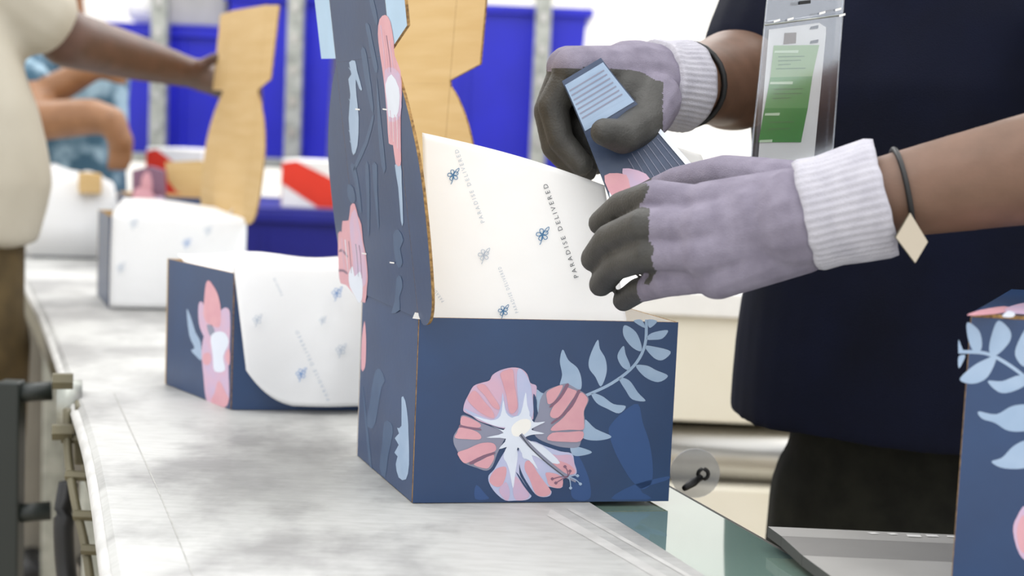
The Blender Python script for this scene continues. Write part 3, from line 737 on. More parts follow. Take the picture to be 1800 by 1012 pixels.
t3 = sheet('tissue_paper', tissue3, 24, 24, 'white tissue sheet draped over the front of the third box', 'tissue paper', 'tissue sheets in the boxes')
def peak3(u, v):
    x = lerp(lerp(392, 437, u), lerp(425, 441, u), v); y = lerp(lerp(385, 392, u), lerp(350, 338, u), v)
    return Q(x, y, 2.70 + 0.02 * sin(3 * u))
sheet('tissue_peak', peak3, 8, 8, parent=t3)
o3 = a3 + nf3 * 0.03
f3p = lambda x, y: PL(x, y, o3, nf3)
for x, y, mm, s in ((328, 427, 'inkbright', 7), (365, 405, 'inkpale', 7), (235, 392, 'inkpale', 8), (212, 470, 'inkpale', 7)):
    icon(x, y, s, f3p, mm, t3)

# ---- fourth box and a white bundle further down
a4 = P(222, 472); fd4 = Vector((0.99, 0.12, 0)).normalized(); sd4 = Vector((-0.36, 0.93, 0)).normalized()
r4 = a4 + fd4 * 0.235
bx4 = make_box('floral_box', [a4, r4, r4 + sd4 * 0.19, a4 + sd4 * 0.19], 0.165, 'far navy floral box with a tan flap, behind the tissue-wrapped third box', 'floral mailer boxes on the line')
n4 = bx4['front_panel_n']
f4p = face(a4, n4, 0.001)
ink('petal', [(232, 352), (240, 330), (262, 335), (275, 350), (270, 372), (240, 372)], f4p, 'pink', bx4['front_panel'])
ink('petal', [(262, 352), (285, 345), (292, 362), (275, 372)], f4p, 'lavpink', bx4['front_panel'])
kf = [Q(x, y, a4.y + 0.06) for x, y in ((290, 285), (295, 318), (312, 338), (345, 347), (392, 352), (396, 292), (350, 282))]
board('flap', kf, Vector((0, 0.003, 0)), ['kraft', 'kraft', 'kraft_edge'], bx4['t'])
pk = [Q(x, y, a4.y + 0.03) for x, y in ((232, 300), (262, 292), (288, 300), (290, 362), (232, 362))]
pko = board('floral_packet', pk, Vector((0, 0.018, 0)), ['mauve', 'mauve', 'mauve'])
tag(pko, 'small mauve floral packet sticking up from the far navy box', 'packet')
ink('petal', [(250, 310), (262, 302), (268, 330), (258, 350), (248, 335)], face(pk[0], Vector((0, -1, 0)), 0.001), 'pink', pko)
a5 = P(58, 452)
d5 = Vector((0.97, 0.2, 0)).normalized(); s5 = Vector((-0.33, 0.94, 0)).normalized()
bx5 = make_box('floral_box', [a5, a5 + d5 * 0.20, a5 + d5 * 0.20 + s5 * 0.18, a5 + s5 * 0.18], 0.15, 'farthest box buried under heaped white tissue beside the cream-shirted worker', 'floral mailer boxes on the line')
def heap5(u, v):
    p = a5 + d5 * (0.20 * (1.16 * u - 0.08)) + s5 * (0.19 * (1.1 * v - 0.12))
    e = min(u, 1 - u, v, 1 - v)
    h = 0.235 * min(1, e * 7) ** 0.6 if e < 0.143 else 0.235
    return p + Vector((0, 0, max(0.006, h * (0.9 + 0.12 * noise.noise(Vector((u * 5, v * 5, 1)))) - 0.03 * u)))
sheet('tissue_paper', heap5, 30, 26, 'heap of white tissue covering the farthest box beside the cream shirt', 'tissue paper', 'tissue sheets in the boxes')
yc = Q(158, 322, a5.y + 0.02)
boxm('notepad', yc, (0.05, 0.04, 0.05), 'kraft', None, 0.4, 0.004); tag(bpy.data.objects['notepad'], 'small cream block lying on the white tissue heap', 'block')

# ---- closed box at the lower right, on a side table
TZ = BELT + 0.014
ta, tb = P(1350, 925, TZ), P(1470, 1012, TZ); td = (tb - ta).normalized()
tbl = thing('side_table', Vector((0.5, 1.0, 0)), 'light grey side table with a painted band of shade under the closed navy box', 'table')
far = P(1690, 940, TZ) - ta; far.normalize()
w_ = 0.62
l0, l1 = ta, ta + td * 0.62
st = 0.035
d1, d2 = ta + td * 0.03, ta + td * 0.075
def tq(nm, a, b, za, zb, mt, th=0.009):
    p = [a + Vector((0, 0, za)), a + far * w_ + Vector((0, 0, za)), b + far * w_ + Vector((0, 0, zb)), b + Vector((0, 0, zb))]
    return board(nm, p, Vector((0, 0, -th)), [mt, 'tabledark', 'tabledark'], tbl)
tq('back_strip', ta, d1, 0.0, 0.0, 'tablegrey')
tq('painted_shade_band', d1 + td * 0.0005, d2, 0.0, -0.003, 'table_shade')
tq('table_top', d2 + td * 0.0005, l1, -0.003, -0.003, 'tablegrey')
for k in range(11):
    c = ta + far * (0.085 + 0.0165 * k) + td * (0.008 + 0.004 * random.random()) + Vector((0, 0, 0.0006))
    s = 0.005 + 0.004 * random.random(); an = random.random() * 3
    mesh('paint_chip', [c + Vector((s * cos(an + q * 1.57), 0.6 * s * sin(an + q * 1.57), 0)) for q in range(4)], [[0, 1, 2, 3]], 'white', tbl)
for a in (0.07, 0.56):
    for b in (0.05, 0.57):
        c = ta + td * b + far * a; boxm('leg', (c.x, c.y, (TZ - 0.05) / 2), (0.04, 0.04, TZ - 0.05), 'darkmetal', tbl, bv=0.003)
zr = TZ - 0.003
k1 = P(1671, 1046, zr)
fdr = Vector((0.985, -0.10, 0)).normalized(); sdr = Vector((0.42, 0.90, 0)).normalized()
k2 = k1 + fdr * 0.26; k4 = k1 + sdr * 0.235; k3 = k2 + sdr * 0.235
topz = None
best = min(range(120, 300), key=lambda h: abs((lambda v: 506 - FPX * v.dot(UC) / v.dot(_fw))(k1 + Vector((0, 0, h / 1000)) - CAM) - 558))
HR = best / 1000
rbx = make_box('floral_box', [k1, k2, k3, k4], HR, 'closed tall navy mailer box with pale blue leaf sprays, at the lower right', 'floral mailer boxes on the line')
upr = Vector((0, 0, HR))
rlid = board('lid', [p + upr + Vector((0, 0, 0.001)) for p in (k1, k2, k3, k4)], Vector((0, 0, TH)), ['navy', 'navy', 'kraft_edge'], rbx['t'])
rn = rbx['front_panel_n']
r8 = lambda layer: zoomed(face(k1, rn, LY * layer), 1640, 500, 1.975)
rf = rbx['front_panel']
inkline('leaf_stem', [(88, 233), (180, 238), (250, 270), (330, 330), (420, 420)], 12, r8(1), 'leafblue', rf)
for pl in ([(118, 132), (160, 160), (170, 215), (150, 240), (125, 200)], [(228, 125), (268, 160), (265, 200), (220, 245), (195, 230), (205, 170)],
           [(220, 250), (190, 320), (140, 344), (93, 330), (130, 290), (170, 265)], [(89, 192), (98, 212), (106, 235), (89, 232)], [(89, 250), (112, 246), (98, 280), (89, 288)],
           [(190, 335), (240, 335), (300, 315), (330, 340), (280, 370), (230, 374)], [(330, 150), (345, 220), (320, 285), (285, 245), (300, 190)],
           [(158, 440), (220, 450), (280, 420), (360, 420), (420, 470), (340, 505), (265, 508), (215, 480), (170, 465)],
           [(203, 615), (240, 600), (280, 560), (330, 540), (400, 560), (340, 630), (250, 638)]):
    ink('leaf', pl, r8(1.6), 'leafblue', rf, 4)
for pl, mm in (([(330, 765), (292, 805), (278, 855), (300, 935), (340, 960), (420, 920), (430, 820)], 'lavpink'), ([(318, 800), (296, 830), (292, 880), (310, 930), (350, 920), (360, 840)], 'pink'),
               ([(350, 960), (320, 1010), (360, 1060), (430, 1040), (440, 960)], 'lavpink'), ([(440, 800), (420, 880), (470, 920), (540, 880), (520, 800)], 'pink')):
    ink('petal', pl, r8(2.2 if mm == 'lavpink' else 2.6), mm, rf)
ztop = k1.z + HR + 0.001 + TH
rt = lambda h: (lambda x, y: P(x, y, ztop + h))
for pl, mm, h in (([(1700, 554), (1722, 545), (1765, 538), (1780, 545), (1745, 552)], 'pink', 0.0004), ([(1765, 545), (1790, 534), (1830, 530), (1850, 545), (1800, 552)], 'lavpink', 0.0006), ([(1762, 556), (1772, 546), (1784, 550), (1780, 557)], 'palewhite', 0.0008)):
    ink('petal', pl, rt(h), mm, rlid)

# small black hook on a grey disc clipped to the rail edge
hk = thing('cable_hook', P(1212, 856, BELT), 'small black looped hook on a round grey disc at the rail edge', 'hook')
dc = Q(1222, 832, 1.52)
tube('disc', [dc, dc + Vector((0, 0.004, 0))], 0.026, 'disc', hk, 28, False)
loop = [Q(1236 + 9 * cos(a), 833 + 9 * sin(a), 1.505) for a in [i * 2 * pi / 14 for i in range(14)]]
tube('loop', loop, 0.0021, 'black', hk, 8, closed=True)
tube('stem', [Q(1232, 838, 1.505), Q(1218, 848, 1.495), Q(1203, 858, 1.48)], [0.003, 0.0045, 0.003], 'black', hk, 8)

# ------------------------------------------------------------------ background
mc = thing('machine', Vector((0.7, 2.95, 0)), 'cream machine cabinet with a steel drum roller behind the navy-shirted worker', 'machine')
DM = 2.60
def zat(x, y, d): return Q(x, y, d).z
xl, xr = Q(1040, 650, DM).x, 1.7
def pan(nm, ya, yb, mt, dep=0.5, dy=0.0, bv=0.004):
    za, zb = zat(1240, ya, DM), zat(1240, yb, DM)
    return boxm(nm, ((xl + xr) / 2, DM + dep / 2 + dy, (za + zb) / 2), (xr - xl, dep, abs(za - zb)), mt, mc, 0, bv)
pan('top_lip', 512, 556, 'white', 0.53, -0.015)
pan('cabinet_panel', 557, 742, 'cream', 0.5)
zr1 = (zat(1240, 752, DM) + zat(1240, 846, DM)) / 2; rr = abs(zat(1240, 752, DM) - zat(1240, 846, DM)) / 2
tube('drum_roller', [Vector((xl, DM + 0.03, zr1)), Vector((xr, DM + 0.03, zr1))], rr, 'steel', mc, 32)
boxm('dark_recess', ((xl + xr) / 2, DM + 0.34, zr1), (xr - xl, 0.3, 2 * rr + 0.01), 'frame', mc)
za = zat(1240, 850, DM)
boxm('lower_panel', ((xl + xr) / 2, DM + 0.22, za / 2), (xr - xl, 0.50, za), 'cream', mc, 0, 0.004)
for x in (xl + 0.02, xr - 0.02): boxm('end_plate', (x, DM + 0.16, zr1), (0.02, 0.30, 2 * rr + 0.004), 'cream', mc)

# storage rack with blue bins
DR = 4.85
rk = thing('storage_rack', Vector((-0.4, DR + 0.2, 0)), 'galvanized storage rack with upright posts in front of the blue bins', 'rack')
zs = zat(850, 292, DR)
for px in (276, 515, 950):
    p = Q(px, 150, DR - 0.05)
    boxm('post', (p.x, DR - 0.02, 1.15), (0.052, 0.05, 2.3), 'galv', rk, 0, 0.004)
    boxm('post', (p.x, DR + 0.55, 1.15), (0.052, 0.05, 2.3), 'galv', rk, 0, 0.004)
    for k in range(9): boxm('slot_clip', (p.x, DR - 0.048, 1.22 + 0.1 * k), (0.02, 0.008, 0.03), 'steel', rk)
xa, xb = Q(40, 200, DR).x, Q(1035, 200, DR).x
for z in (zs - 0.02, 0.45, 2.28): boxm('shelf', ((xa + xb) / 2, DR + 0.27, z), (xb - xa, 0.60, 0.03), 'galv', rk, 0, 0.003)
def bin_(name, x0, x1, z0, z1, d0, dep, mt, label, group, lip=0.02):
    t = thing(name, Vector(((x0 + x1) / 2, d0 + dep / 2, z0)), label, 'bin', group)
    bm = bmesh.new(); tp = 0.94; cx, cy = (x0 + x1) / 2, d0 + dep / 2; hx, hy = (x1 - x0) / 2, dep / 2
    ring = lambda k, z, s=0: [bm.verts.new((cx + sx * (hx * k - s), cy + sy * (hy * k - s), z)) for sx, sy in ((-1, -1), (1, -1), (1, 1), (-1, 1))]
    rs = [ring(tp, z0), ring(1.0, z1), ring(1.0, z1, 0.006), ring(tp, z0 + 0.01, 0.006)]
    for i in range(3):
        for k in range(4): bm.faces.new((rs[i][k], rs[i][(k + 1) % 4], rs[i + 1][(k + 1) % 4], rs[i + 1][k]))
    bm.faces.new(rs[0][::-1]); bm.faces.new(rs[3]); bmesh.ops.recalc_face_normals(bm, faces=bm.faces)
    from_bm('body', bm, mt, t)
    for sy, l in ((-1, 'rim'), (1, 'rim')): boxm(l, (cx, cy + sy * (hy + lip / 2), z1 - 0.012), (2 * hx + 2 * lip, lip, 0.028), mt, t, 0, 0.003)
    for sx in (-1, 1): boxm('rim', (cx + sx * (hx + lip / 2), cy, z1 - 0.012), (lip, 2 * hy, 0.028), mt, t, 0, 0.003)
    nr = max(2, int((x1 - x0) / 0.22))
    for k in range(nr):
        x = x0 + (x1 - x0) * (k + 0.5) / nr
        boxm('rib', (x, d0 + (1 - tp) * hy * 0.5 - 0.002, (z0 + z1) / 2), (0.014, 0.02, (z1 - z0) * 0.9), mt, t)
    return t
zb = zs - 0.004
bin_('blue_bin', Q(610, 100, DR).x, Q(1030, 100, DR).x, zb, zat(850, 6, DR), DR + 0.06, 0.42, 'blue', 'wide royal blue bin on the rack, right end past the last post', 'blue bins on the rack')
bin_('blue_bin', Q(395, 100, DR).x, Q(580, 100, DR).x, zb, zat(540, -12, DR), DR + 0.06, 0.42, 'blue', 'royal blue bin on the rack behind the post next to the kraft lid', 'blue bins on the rack')
bin_('blue_bin', Q(110, 100, DR).x, Q(382, 100, DR).x, zb, zat(300, 48, DR), DR + 0.06, 0.42, 'blue', 'royal blue bin on the rack behind the outstretched arm', 'blue bins on the rack')
zc = zat(300, 48, DR)
rl = Q(262, 20, DR + 0.2)
tube('paper_roll', [Vector((rl.x, DR + 0.1, zc + 0.0635)), Vector((rl.x, DR + 0.45, zc + 0.0635))], 0.05, 'white', None, 20); tag(bpy.data.objects['paper_roll'], 'white paper roll lying on top of the left blue bin', 'paper roll')
boxm('grey_case', (Q(350, 20, DR + 0.2).x, DR + 0.27, zc + 0.083), (0.22, 0.3, 0.14), 'tablegrey', None, 0, 0.01); tag(bpy.data.objects['grey_case'], 'grey plastic case on top of the left blue bin', 'case')
# lid boards across the left bin so the roll and case rest on something
boxm('bin_lid', (Q(246, 48, DR).x, DR + 0.27, zc + 0.0075), (Q(382, 48, DR).x - Q(110, 48, DR).x + 0.05, 0.47, 0.010), 'blue', None, 0, 0.002); tag(bpy.data.objects['bin_lid'], 'flat blue lid closing the left bin on the rack', 'bin lid')

# low blue bin with red and white cartons
DB = 3.95
zbt = zat(510, 366, DB)
bin_('blue_bin', Q(246, 366, DB).x, Q(830, 366, DB).x, 0.0, zbt - 0.012, DB, 0.62, 'bluedeep', 'deep blue floor bin under the red and white cartons', 'blue bins on the rack', 0.015)
boxm('bin_lid', ((Q(246, 366, DB).x + Q(830, 366, DB).x) / 2, DB + 0.31, zbt - 0.006), (Q(830, 366, DB).x - Q(246, 366, DB).x, 0.64, 0.012), 'bluedeep', None, 0, 0.002)
for o in bpy.data.objects:
    if o.name.startswith('bin_lid') and 'label' not in o: tag(o, 'deep blue flat lid under the red and white cartons', 'bin lid')
def carton(x0, x1, ytop, d0, dep, rz, label):
    c = Q((x0 + x1) / 2, 366, d0); w = abs(Q(x1, 300, d0).x - Q(x0, 300, d0).x); h = zat((x0 + x1) / 2, ytop, d0) - zbt
    t = thing('postal_carton', Vector((c.x, d0 + dep / 2, zbt)), label, 'carton', 'red and white cartons')
    R = Matrix.Rotation(rz, 3, 'Z'); cc = Vector((c.x, d0 + dep / 2, zbt))
    boxm('body', cc + Vector((0, 0, h / 2 + 0.0005)), (w, dep, h), 'cartonwhite', t, rz, 0.003)
    def fpt(u, v): return cc + R @ Vector(((u - 0.5) * w, -dep / 2 - 0.001, v * h))
    vs = [fpt(0.0, 0.92), fpt(0.18, 0.98), fpt(1.0, 0.36), fpt(1.0, 0.03), fpt(0.46, 0.03), fpt(0.0, 0.5)]
    mesh('red_band', vs, [list(range(6))], 'red', t)
    vs = [cc + R @ Vector((-w / 2 - 0.001, y * dep, v * h)) for y, v in ((-0.5, 0.02), (0.5, 0.02), (0.5, 0.5), (-0.5, 0.92))]
    mesh('red_band', vs, [[0, 1, 2, 3]], 'red', t)
    return t
carton(497, 640, 283, DB + 0.03, 0.20, radians(-4), 'red and white carton on the deep blue bin right of the upright kraft lid')
carton(268, 378, 262, DB + 0.13, 0.22, radians(-16), 'red and white carton on the deep blue bin behind the far navy box')

# dark steel cart frame at the lower left
ct = thing('cart_frame', Q(15, 900, 1.9).xy.to_3d(), 'black steel cart frame at the left edge beside the conveyor', 'cart')
def ctb(nm, px, d): return Q(px, 700, d)
p1 = ctb('', 20, 1.95); p2 = p1 + Vector((-0.5, 0.1, 0)); p4 = p2 + Vector((0, 0.20, 0))
for p in (p1, p2, p4): boxm('post', (p.x, p.y, 0.44), (0.03, 0.03, 0.88), 'darkmetal', ct, 0, 0.003)
for z in (zat(60, 693, 1.95), zat(60, 905, 1.95)):
    boxm('cross_bar', ((p1.x + p2.x) / 2, (p1.y + p2.y) / 2, z), (0.5, 0.026, 0.026), 'darkmetal', ct, math.atan2(p1.y - p2.y, p1.x - p2.x))
    q = Q(112, 700, 2.0)
    tube('cross_bar', [Vector((p1.x, p1.y, z)), Vector((p1.x + 0.05, p1.y + 0.015, z + 0.003))], 0.013, 'darkmetal', ct, 8)
    boxm('cross_bar', ((p2.x + p4.x) / 2, (p2.y + p4.y) / 2, z), (0.026, 0.20, 0.026), 'darkmetal', ct)

# ------------------------------------------------------------------ people
def finger(bm, pts, radii):
    for i in range(len(pts) - 1): add_capsule(bm, pts[i], radii[i], pts[i + 1], radii[i + 1], 12, 4)

def head(bm, c, face_dir, s=1.0):
    R = Matrix.Rotation(math.atan2(face_dir.y, face_dir.x) + pi / 2, 3, 'Z')     # local -Y is the face
    g = lambda x, y, z: c + R @ Vector((x, y, z)) * s
    add_ell(bm, g(0, 0.005, 0.02), (0.075 * s, 0.092 * s, 0.105 * s), R)
    add_ell(bm, g(0, -0.03, -0.06), (0.055 * s, 0.058 * s, 0.06 * s), R)
    add_capsule(bm, g(0, -0.088, 0.01), 0.009 * s, g(0, -0.104, -0.025), 0.014 * s)
    add_ell(bm, g(0, -0.082, -0.062), (0.024 * s, 0.014 * s, 0.012 * s), R)
    for sx in (-1, 1):
        add_ell(bm, g(sx * 0.076, 0.012, -0.005), (0.012 * s, 0.02 * s, 0.032 * s), R)
        add_ell(bm, g(sx * 0.033, -0.082, 0.03), (0.024 * s, 0.012 * s, 0.009 * s), R)
    return g, R
def head_extras(g, R, parent, s=1.0, hair='hair'):
    bm = bmesh.new()
    add_ell(bm, g(0, 0.022, 0.045), (0.083 * s, 0.092 * s, 0.098 * s), R)
    add_ell(bm, g(0, 0.105, 0.05), (0.045 * s, 0.045 * s, 0.045 * s), R)
    fuse('hair', bm, hair, parent, 0.008, 4)
    for sx in (-1, 1):
        bm = bmesh.new(); add_ell(bm, g(sx * 0.032, -0.082, 0.008), (0.013 * s, 0.010 * s, 0.008 * s), R); from_bm('eye', bm, 'eye', parent, True)

# ---- worker in navy, reaching into the main box
w0c = Vector((0.45, 1.64, 0))
w0 = thing('person', Vector((w0c.x, w0c.y, 0)), 'person in a navy shirt and charcoal trousers packing the front box in grey-lilac gloves', 'person')
FACE = Vector((-0.42, -0.91, 0)).normalized()
rot = math.atan2(FACE.y, FACE.x) + pi / 2         # local x across the shoulders
acr = Vector((cos(rot), sin(rot), 0))
# arm joints
rS = Vector((0.300, 1.70, 1.405)); rE = Q(1325, 138, 1.66); rW = Q(1192, 150, 1.475)
lS = Vector((0.600, 1.52, 1.400)); lE = Q(1990, 262, 1.12); lW = Q(1530, 352, 1.14)
bm = bmesh.new()
neck = Vector((0.40, 1.58, 1.44))
add_capsule(bm, neck, 0.058, neck + Vector((-0.03, -0.03, 0.12)), 0.052)
hg, hR = head(bm, neck + Vector((-0.055, -0.05, 0.20)), Vector((-0.9, -0.45, 0)))
add_loft(bm, [(Vector((0.47, 1.645, 0.84)), 0.11, 0.08, rot), (Vector((0.46, 1.645, 0.98)), 0.14, 0.10, rot), (Vector((0.45, 1.63, 1.10)), 0.145, 0.10, rot), (Vector((0.445, 1.62, 1.28)), 0.165, 0.11, rot), (Vector((0.44, 1.61, 1.38)), 0.15, 0.085, rot), (Vector((0.42, 1.60, 1.43)), 0.08, 0.06, rot)])
add_capsule(bm, rS, 0.052, rE, 0.046); add_capsule(bm, rE, 0.056, rW, 0.038); add_capsule(bm, lerp(rE, rW, 0.3), 0.056, rE, 0.050)
add_capsule(bm, lS, 0.052, lE, 0.042); add_capsule(bm, lerp(lE, lW, 0.3), 0.045, lW, 0.032); add_capsule(bm, lE, 0.042, lerp(lE, lW, 0.3), 0.045)
for sx in (-1, 1):
    hp = Vector((0.47, 1.645, 0.84)) + acr * sx * 0.075; kn = hp + Vector((-0.015, -0.02, -0.40)); an = Vector((hp.x, hp.y, 0.09))
    add_capsule(bm, hp, 0.070, kn, 0.052); add_capsule(bm, kn, 0.052, an, 0.036); add_capsule(bm, an, 0.036, an + FACE * 0.12 - Vector((0, 0, 0.05)), 0.03)
fuse('body', bm, 'skin', w0, 0.007, 6)
head_extras(hg, hR, w0)
# shirt
bm = bmesh.new()
hem = zat(1500, 800, 1.46)
hc = Vector((0.462, 1.645, 0))
def rg(z, rx, ry, dx=0, dy=0): return (hc + Vector((dx, dy, z)), rx, ry, rot)
add_loft(bm, [rg(hem, 0.216, 0.175, 0.006), rg(hem + 0.05, 0.214, 0.173, 0.006), rg(hem + 0.18, 0.205, 0.155, 0.004, -0.005), rg(hem + 0.30, 0.200, 0.148, 0.0, -0.01), rg(1.30, 0.205, 0.140, -0.005, -0.02), rg(1.37, 0.185, 0.115, -0.01, -0.03), rg(1.425, 0.12, 0.085, -0.03, -0.04), rg(1.445, 0.075, 0.065, -0.045, -0.05)], 40)
add_capsule(bm, rS, 0.075, lerp(rS, rE, 0.62), 0.073)
add_capsule(bm, lS, 0.075, lerp(lS, lE, 0.50), 0.070)
fold = lambda co, n: 0.005 * noise.noise(Vector((co.x * 7, co.y * 7, co.z * 5))) + 0.003 * noise.noise(Vector((co.x * 18, co.y * 18, co.z * 11 + 4)))
fuse('shirt', bm, 'shirt_navy', w0, 0.006, 5, dispfn=fold)
# trousers and shoes
bm = bmesh.new()
add_loft(bm, [rg(0.72, 0.150, 0.120, 0.02), rg(hem + 0.06, 0.165, 0.130, 0.02)], 30)
for sx in (-1, 1):
    hp = Vector((0.47, 1.645, 0.84)) + acr * sx * 0.075; kn = hp + Vector((-0.015, -0.02, -0.40)); an = Vector((hp.x, hp.y, 0.06))
    add_capsule(bm, hp, 0.095, kn, 0.076); add_capsule(bm, kn, 0.076, an, 0.068)
fuse('trousers', bm, 'trouser_dark', w0, 0.008, 4, dispfn=fold)
for sx in (-1, 1):
    bm = bmesh.new(); hp = Vector((0.47, 1.645, 0)) + acr * sx * 0.075
    add_capsule(bm, hp + Vector((0, 0, 0.045)), 0.044, hp + FACE * 0.15 + Vector((0, 0, 0.036)), 0.036); fuse('shoe', bm, 'black', w0, 0.008, 4)

# near glove (left hand): fingers reach left onto the tissue
bm = bmesh.new()
lwr = Q(1470, 362, 1.145)
add_capsule(bm, lwr, 0.037, Q(1400, 385, 1.15), 0.040)
kn_ = [Q(1245, 362, 1.185), Q(1235, 402, 1.165), Q(1240, 445, 1.160), Q(1262, 482, 1.165)]
for k, q in enumerate(kn_): add_capsule(bm, lerp(Q(1405, 350 + 26 * k, 1.155), Q(1400, 385, 1.16), 0.25), 0.030, q, 0.0205)
add_capsule(bm, Q(1330, 395, 1.165), 0.036, Q(1285, 420, 1.168), 0.032)
fing = [
    [kn_[0], Q(1150, 345, 1.205), Q(1092, 362, 1.250), Q(1056, 392, 1.282)],
    [kn_[1], Q(1132, 395, 1.190), Q(1070, 420, 1.245), Q(1043, 455, 1.282)],
    [kn_[2], Q(1142, 446, 1.185), Q(1082, 468, 1.240), Q(1056, 500, 1.280)],
    [kn_[3], Q(1172, 496, 1.190), Q(1122, 510, 1.240), Q(1096, 528, 1.275)]]
for fg, rr_ in zip(fing, (0.0125, 0.013, 0.0122, 0.0110)): finger(bm, fg, [rr_ * 1.3, rr_ * 1.12, rr_, rr_ * 0.9])
thumb = [Q(1385, 330, 1.19), Q(1275, 308, 1.230), Q(1190, 322, 1.270), Q(1120, 352, 1.305)]
finger(bm, thumb, [0.023, 0.0175, 0.0145, 0.0125])
tips = [f[-1] for f in fing]
def glove_mat_l(c, n):
    v = c - CAM; x = 900 + FPX * v.dot(RC) / v.dot(_fw); y = 506 - FPX * v.dot(UC) / v.dot(_fw)
    edge = 1138 + 26 * noise.noise(c * 26) + 6 * noise.noise(c * 90)
    if x < edge: return 1
    return 1 if n.dot((c - CAM).normalized()) > 0.25 and x < 1380 else 0
lg = fuse('glove', bm, ['knit', 'coating'], w0, 0.0020, 7, glove_mat_l)
lg['label'] = 'lilac knit glove with dark coated fingertips gripping the tissue'
def cuff(a, b, r0, r1, ribs=44):
    ax_ = (b - a).normalized(); u = ax_.cross(Vector((0, 0, 1))).normalized(); v = ax_.cross(u); N = ribs * 4; vs, fs = [], []
    prof = [(0.0, -0.008), (0.0, 0.0), (0.08, 0.001), (0.3, -0.0005), (0.6, 0.0005), (0.9, 0.001), (1.0, 0.0), (1.0, -0.010)]
    for t_, dr in prof:
        for k in range(N):
            an_ = 2 * pi * k / N; r = lerp(r0, r1, t_) + dr + 0.0007 * sin(an_ * ribs) * (0 < t_ < 1) + 0.0014 * noise.noise(Vector((cos(an_) * 2, sin(an_) * 2, t_ * 3)))
            vs.append(lerp(a, b, t_) + (u * cos(an_) + v * sin(an_)) * r + ax_ * 0.002 * noise.noise(Vector((cos(an_) * 3, sin(an_) * 3, t_ + 9))))
    for i in range(len(prof) - 1):
        for k in range(N): fs.append([i * N + k, i * N + (k + 1) % N, (i + 1) * N + (k + 1) % N, (i + 1) * N + k])
    return mesh('cuff', vs, fs, 'cuff', w0, True)
cuff(Q(1415, 380, 1.150), Q(1556, 346, 1.138), 0.0425, 0.0455)
# bracelet with a diamond plate
ax = (lE - lW).normalized(); bc = lW + ax * 0.024
u_ = ax.cross(Vector((0, 0, 1))).normalized(); v_ = ax.cross(u_)
br = tube('bracelet', [bc + (u_ * cos(a) + v_ * sin(a)) * 0.0350 for a in [i * 2 * pi / 24 for i in range(24)]], 0.0022, 'black', w0, 8, closed=True)
dp = [Q(x, y, 1.092) for x, y in ((1600, 374), (1631, 425), (1609, 462), (1575, 417))]
board('diamond_plate', dp, Vector((0, 0.004, 0)), ['beige', 'beige', 'frame'], br)

# far glove (right hand) holding the packet
bm = bmesh.new()
rk_ = [Q(1010, 122, 1.40), Q(1000, 120, 1.425), Q(1008, 128, 1.45), Q(1025, 140, 1.47)]
add_capsule(bm, Q(1172, 148, 1.462), 0.037, Q(1110, 140, 1.445), 0.039)
for q in rk_: add_capsule(bm, Q(1120, 138, 1.445), 0.033, q, 0.022)
add_capsule(bm, Q(1135, 190, 1.42), 0.030, Q(1105, 170, 1.42), 0.030)
add_capsule(bm, Q(1090, 165, 1.435), 0.028, Q(1030, 222, 1.43), 0.021); add_capsule(bm, Q(1030, 222, 1.43), 0.021, Q(1040, 265, 1.425), 0.016)
rfing = [[rk_[0], Q(972, 185, 1.398), Q(985, 245, 1.392), Q(1022, 288, 1.386)],
         [rk_[1], Q(966, 195, 1.420), Q(975, 258, 1.410), Q(1012, 298, 1.400)],
         [rk_[2], Q(970, 200, 1.445), Q(985, 265, 1.432), Q(1030, 300, 1.415)],
         [rk_[3], Q(990, 205, 1.468), Q(1005, 262, 1.452), Q(1048, 290, 1.432)]]
for fg, rr_ in zip(rfing, (0.0125, 0.013, 0.0122, 0.011)): finger(bm, fg, [rr_ * 1.45, rr_ * 1.2, rr_, rr_ * 0.9])
finger(bm, [Q(1150, 175, 1.415), Q(1135, 215, 1.385), Q(1095, 240, 1.355), Q(1062, 232, 1.340)], [0.027, 0.020, 0.0165, 0.013])
def glove_mat_r(c, n):
    v = c - CAM; y = 506 - FPX * v.dot(UC) / v.dot(_fw); x = 900 + FPX * v.dot(RC) / v.dot(_fw)
    lim = 118 + max(0, x - 1080) * 0.28 + 9 * noise.noise(c * 35)
    return 1 if y > lim and not (x > 1165) else 0
rgv = fuse('glove', bm, ['knit', 'coating'], w0, 0.0020, 7, glove_mat_r)
rgv['label'] = 'grey coated glove clasping the slate packet'
cuff(Q(1148, 146, 1.455), Q(1205, 153, 1.482), 0.0415, 0.0445)
axr = (rE - rW).normalized(); ur = axr.cross(Vector((0, 0, 1))).normalized(); vr_ = axr.cross(ur); bcr = rW + axr * 0.019
tube('wrist_band', [bcr + (ur * cos(a) + vr_ * sin(a)) * 0.0415 for a in [i * 2 * pi / 24 for i in range(24)]], 0.003, 'black', w0, 8, closed=True)

# the packet held in the far hand
pkt = thing('packet', Q(1165, 350, 1.36), 'slate floral packet with a pale blue end held between the gloves', 'packet')
pa, pb = Vector((1022, 122)), Vector((1172, 372))
def pk_pt(u, v, h=0.0):        # u along, v across -0.5..0.5
    d = (pb - pa).normalized(); nn = Vector((-d.y, d.x)); w = lerp(80, 160, min(1, u * 1.15) ** 1.2)
    q = pa + (pb - pa) * u - nn * (v * w)
    return Q(q.x, q.y, 1.372 - 0.03 * u + 0.012 * sin(pi * u) + 0.01 * v - h)
nu, nv = 16, 6
vs = [pk_pt(i / nu, j / nv - 0.5, 0) for j in range(nv + 1) for i in range(nu + 1)]
vs += [pk_pt(i / nu, j / nv - 0.5, 0) + Vector((0, 0.009, 0)) for j in range(nv + 1) for i in range(nu + 1)]
K = (nu + 1) * (nv + 1); ix = lambda i, j: j * (nu + 1) + i
fs = []
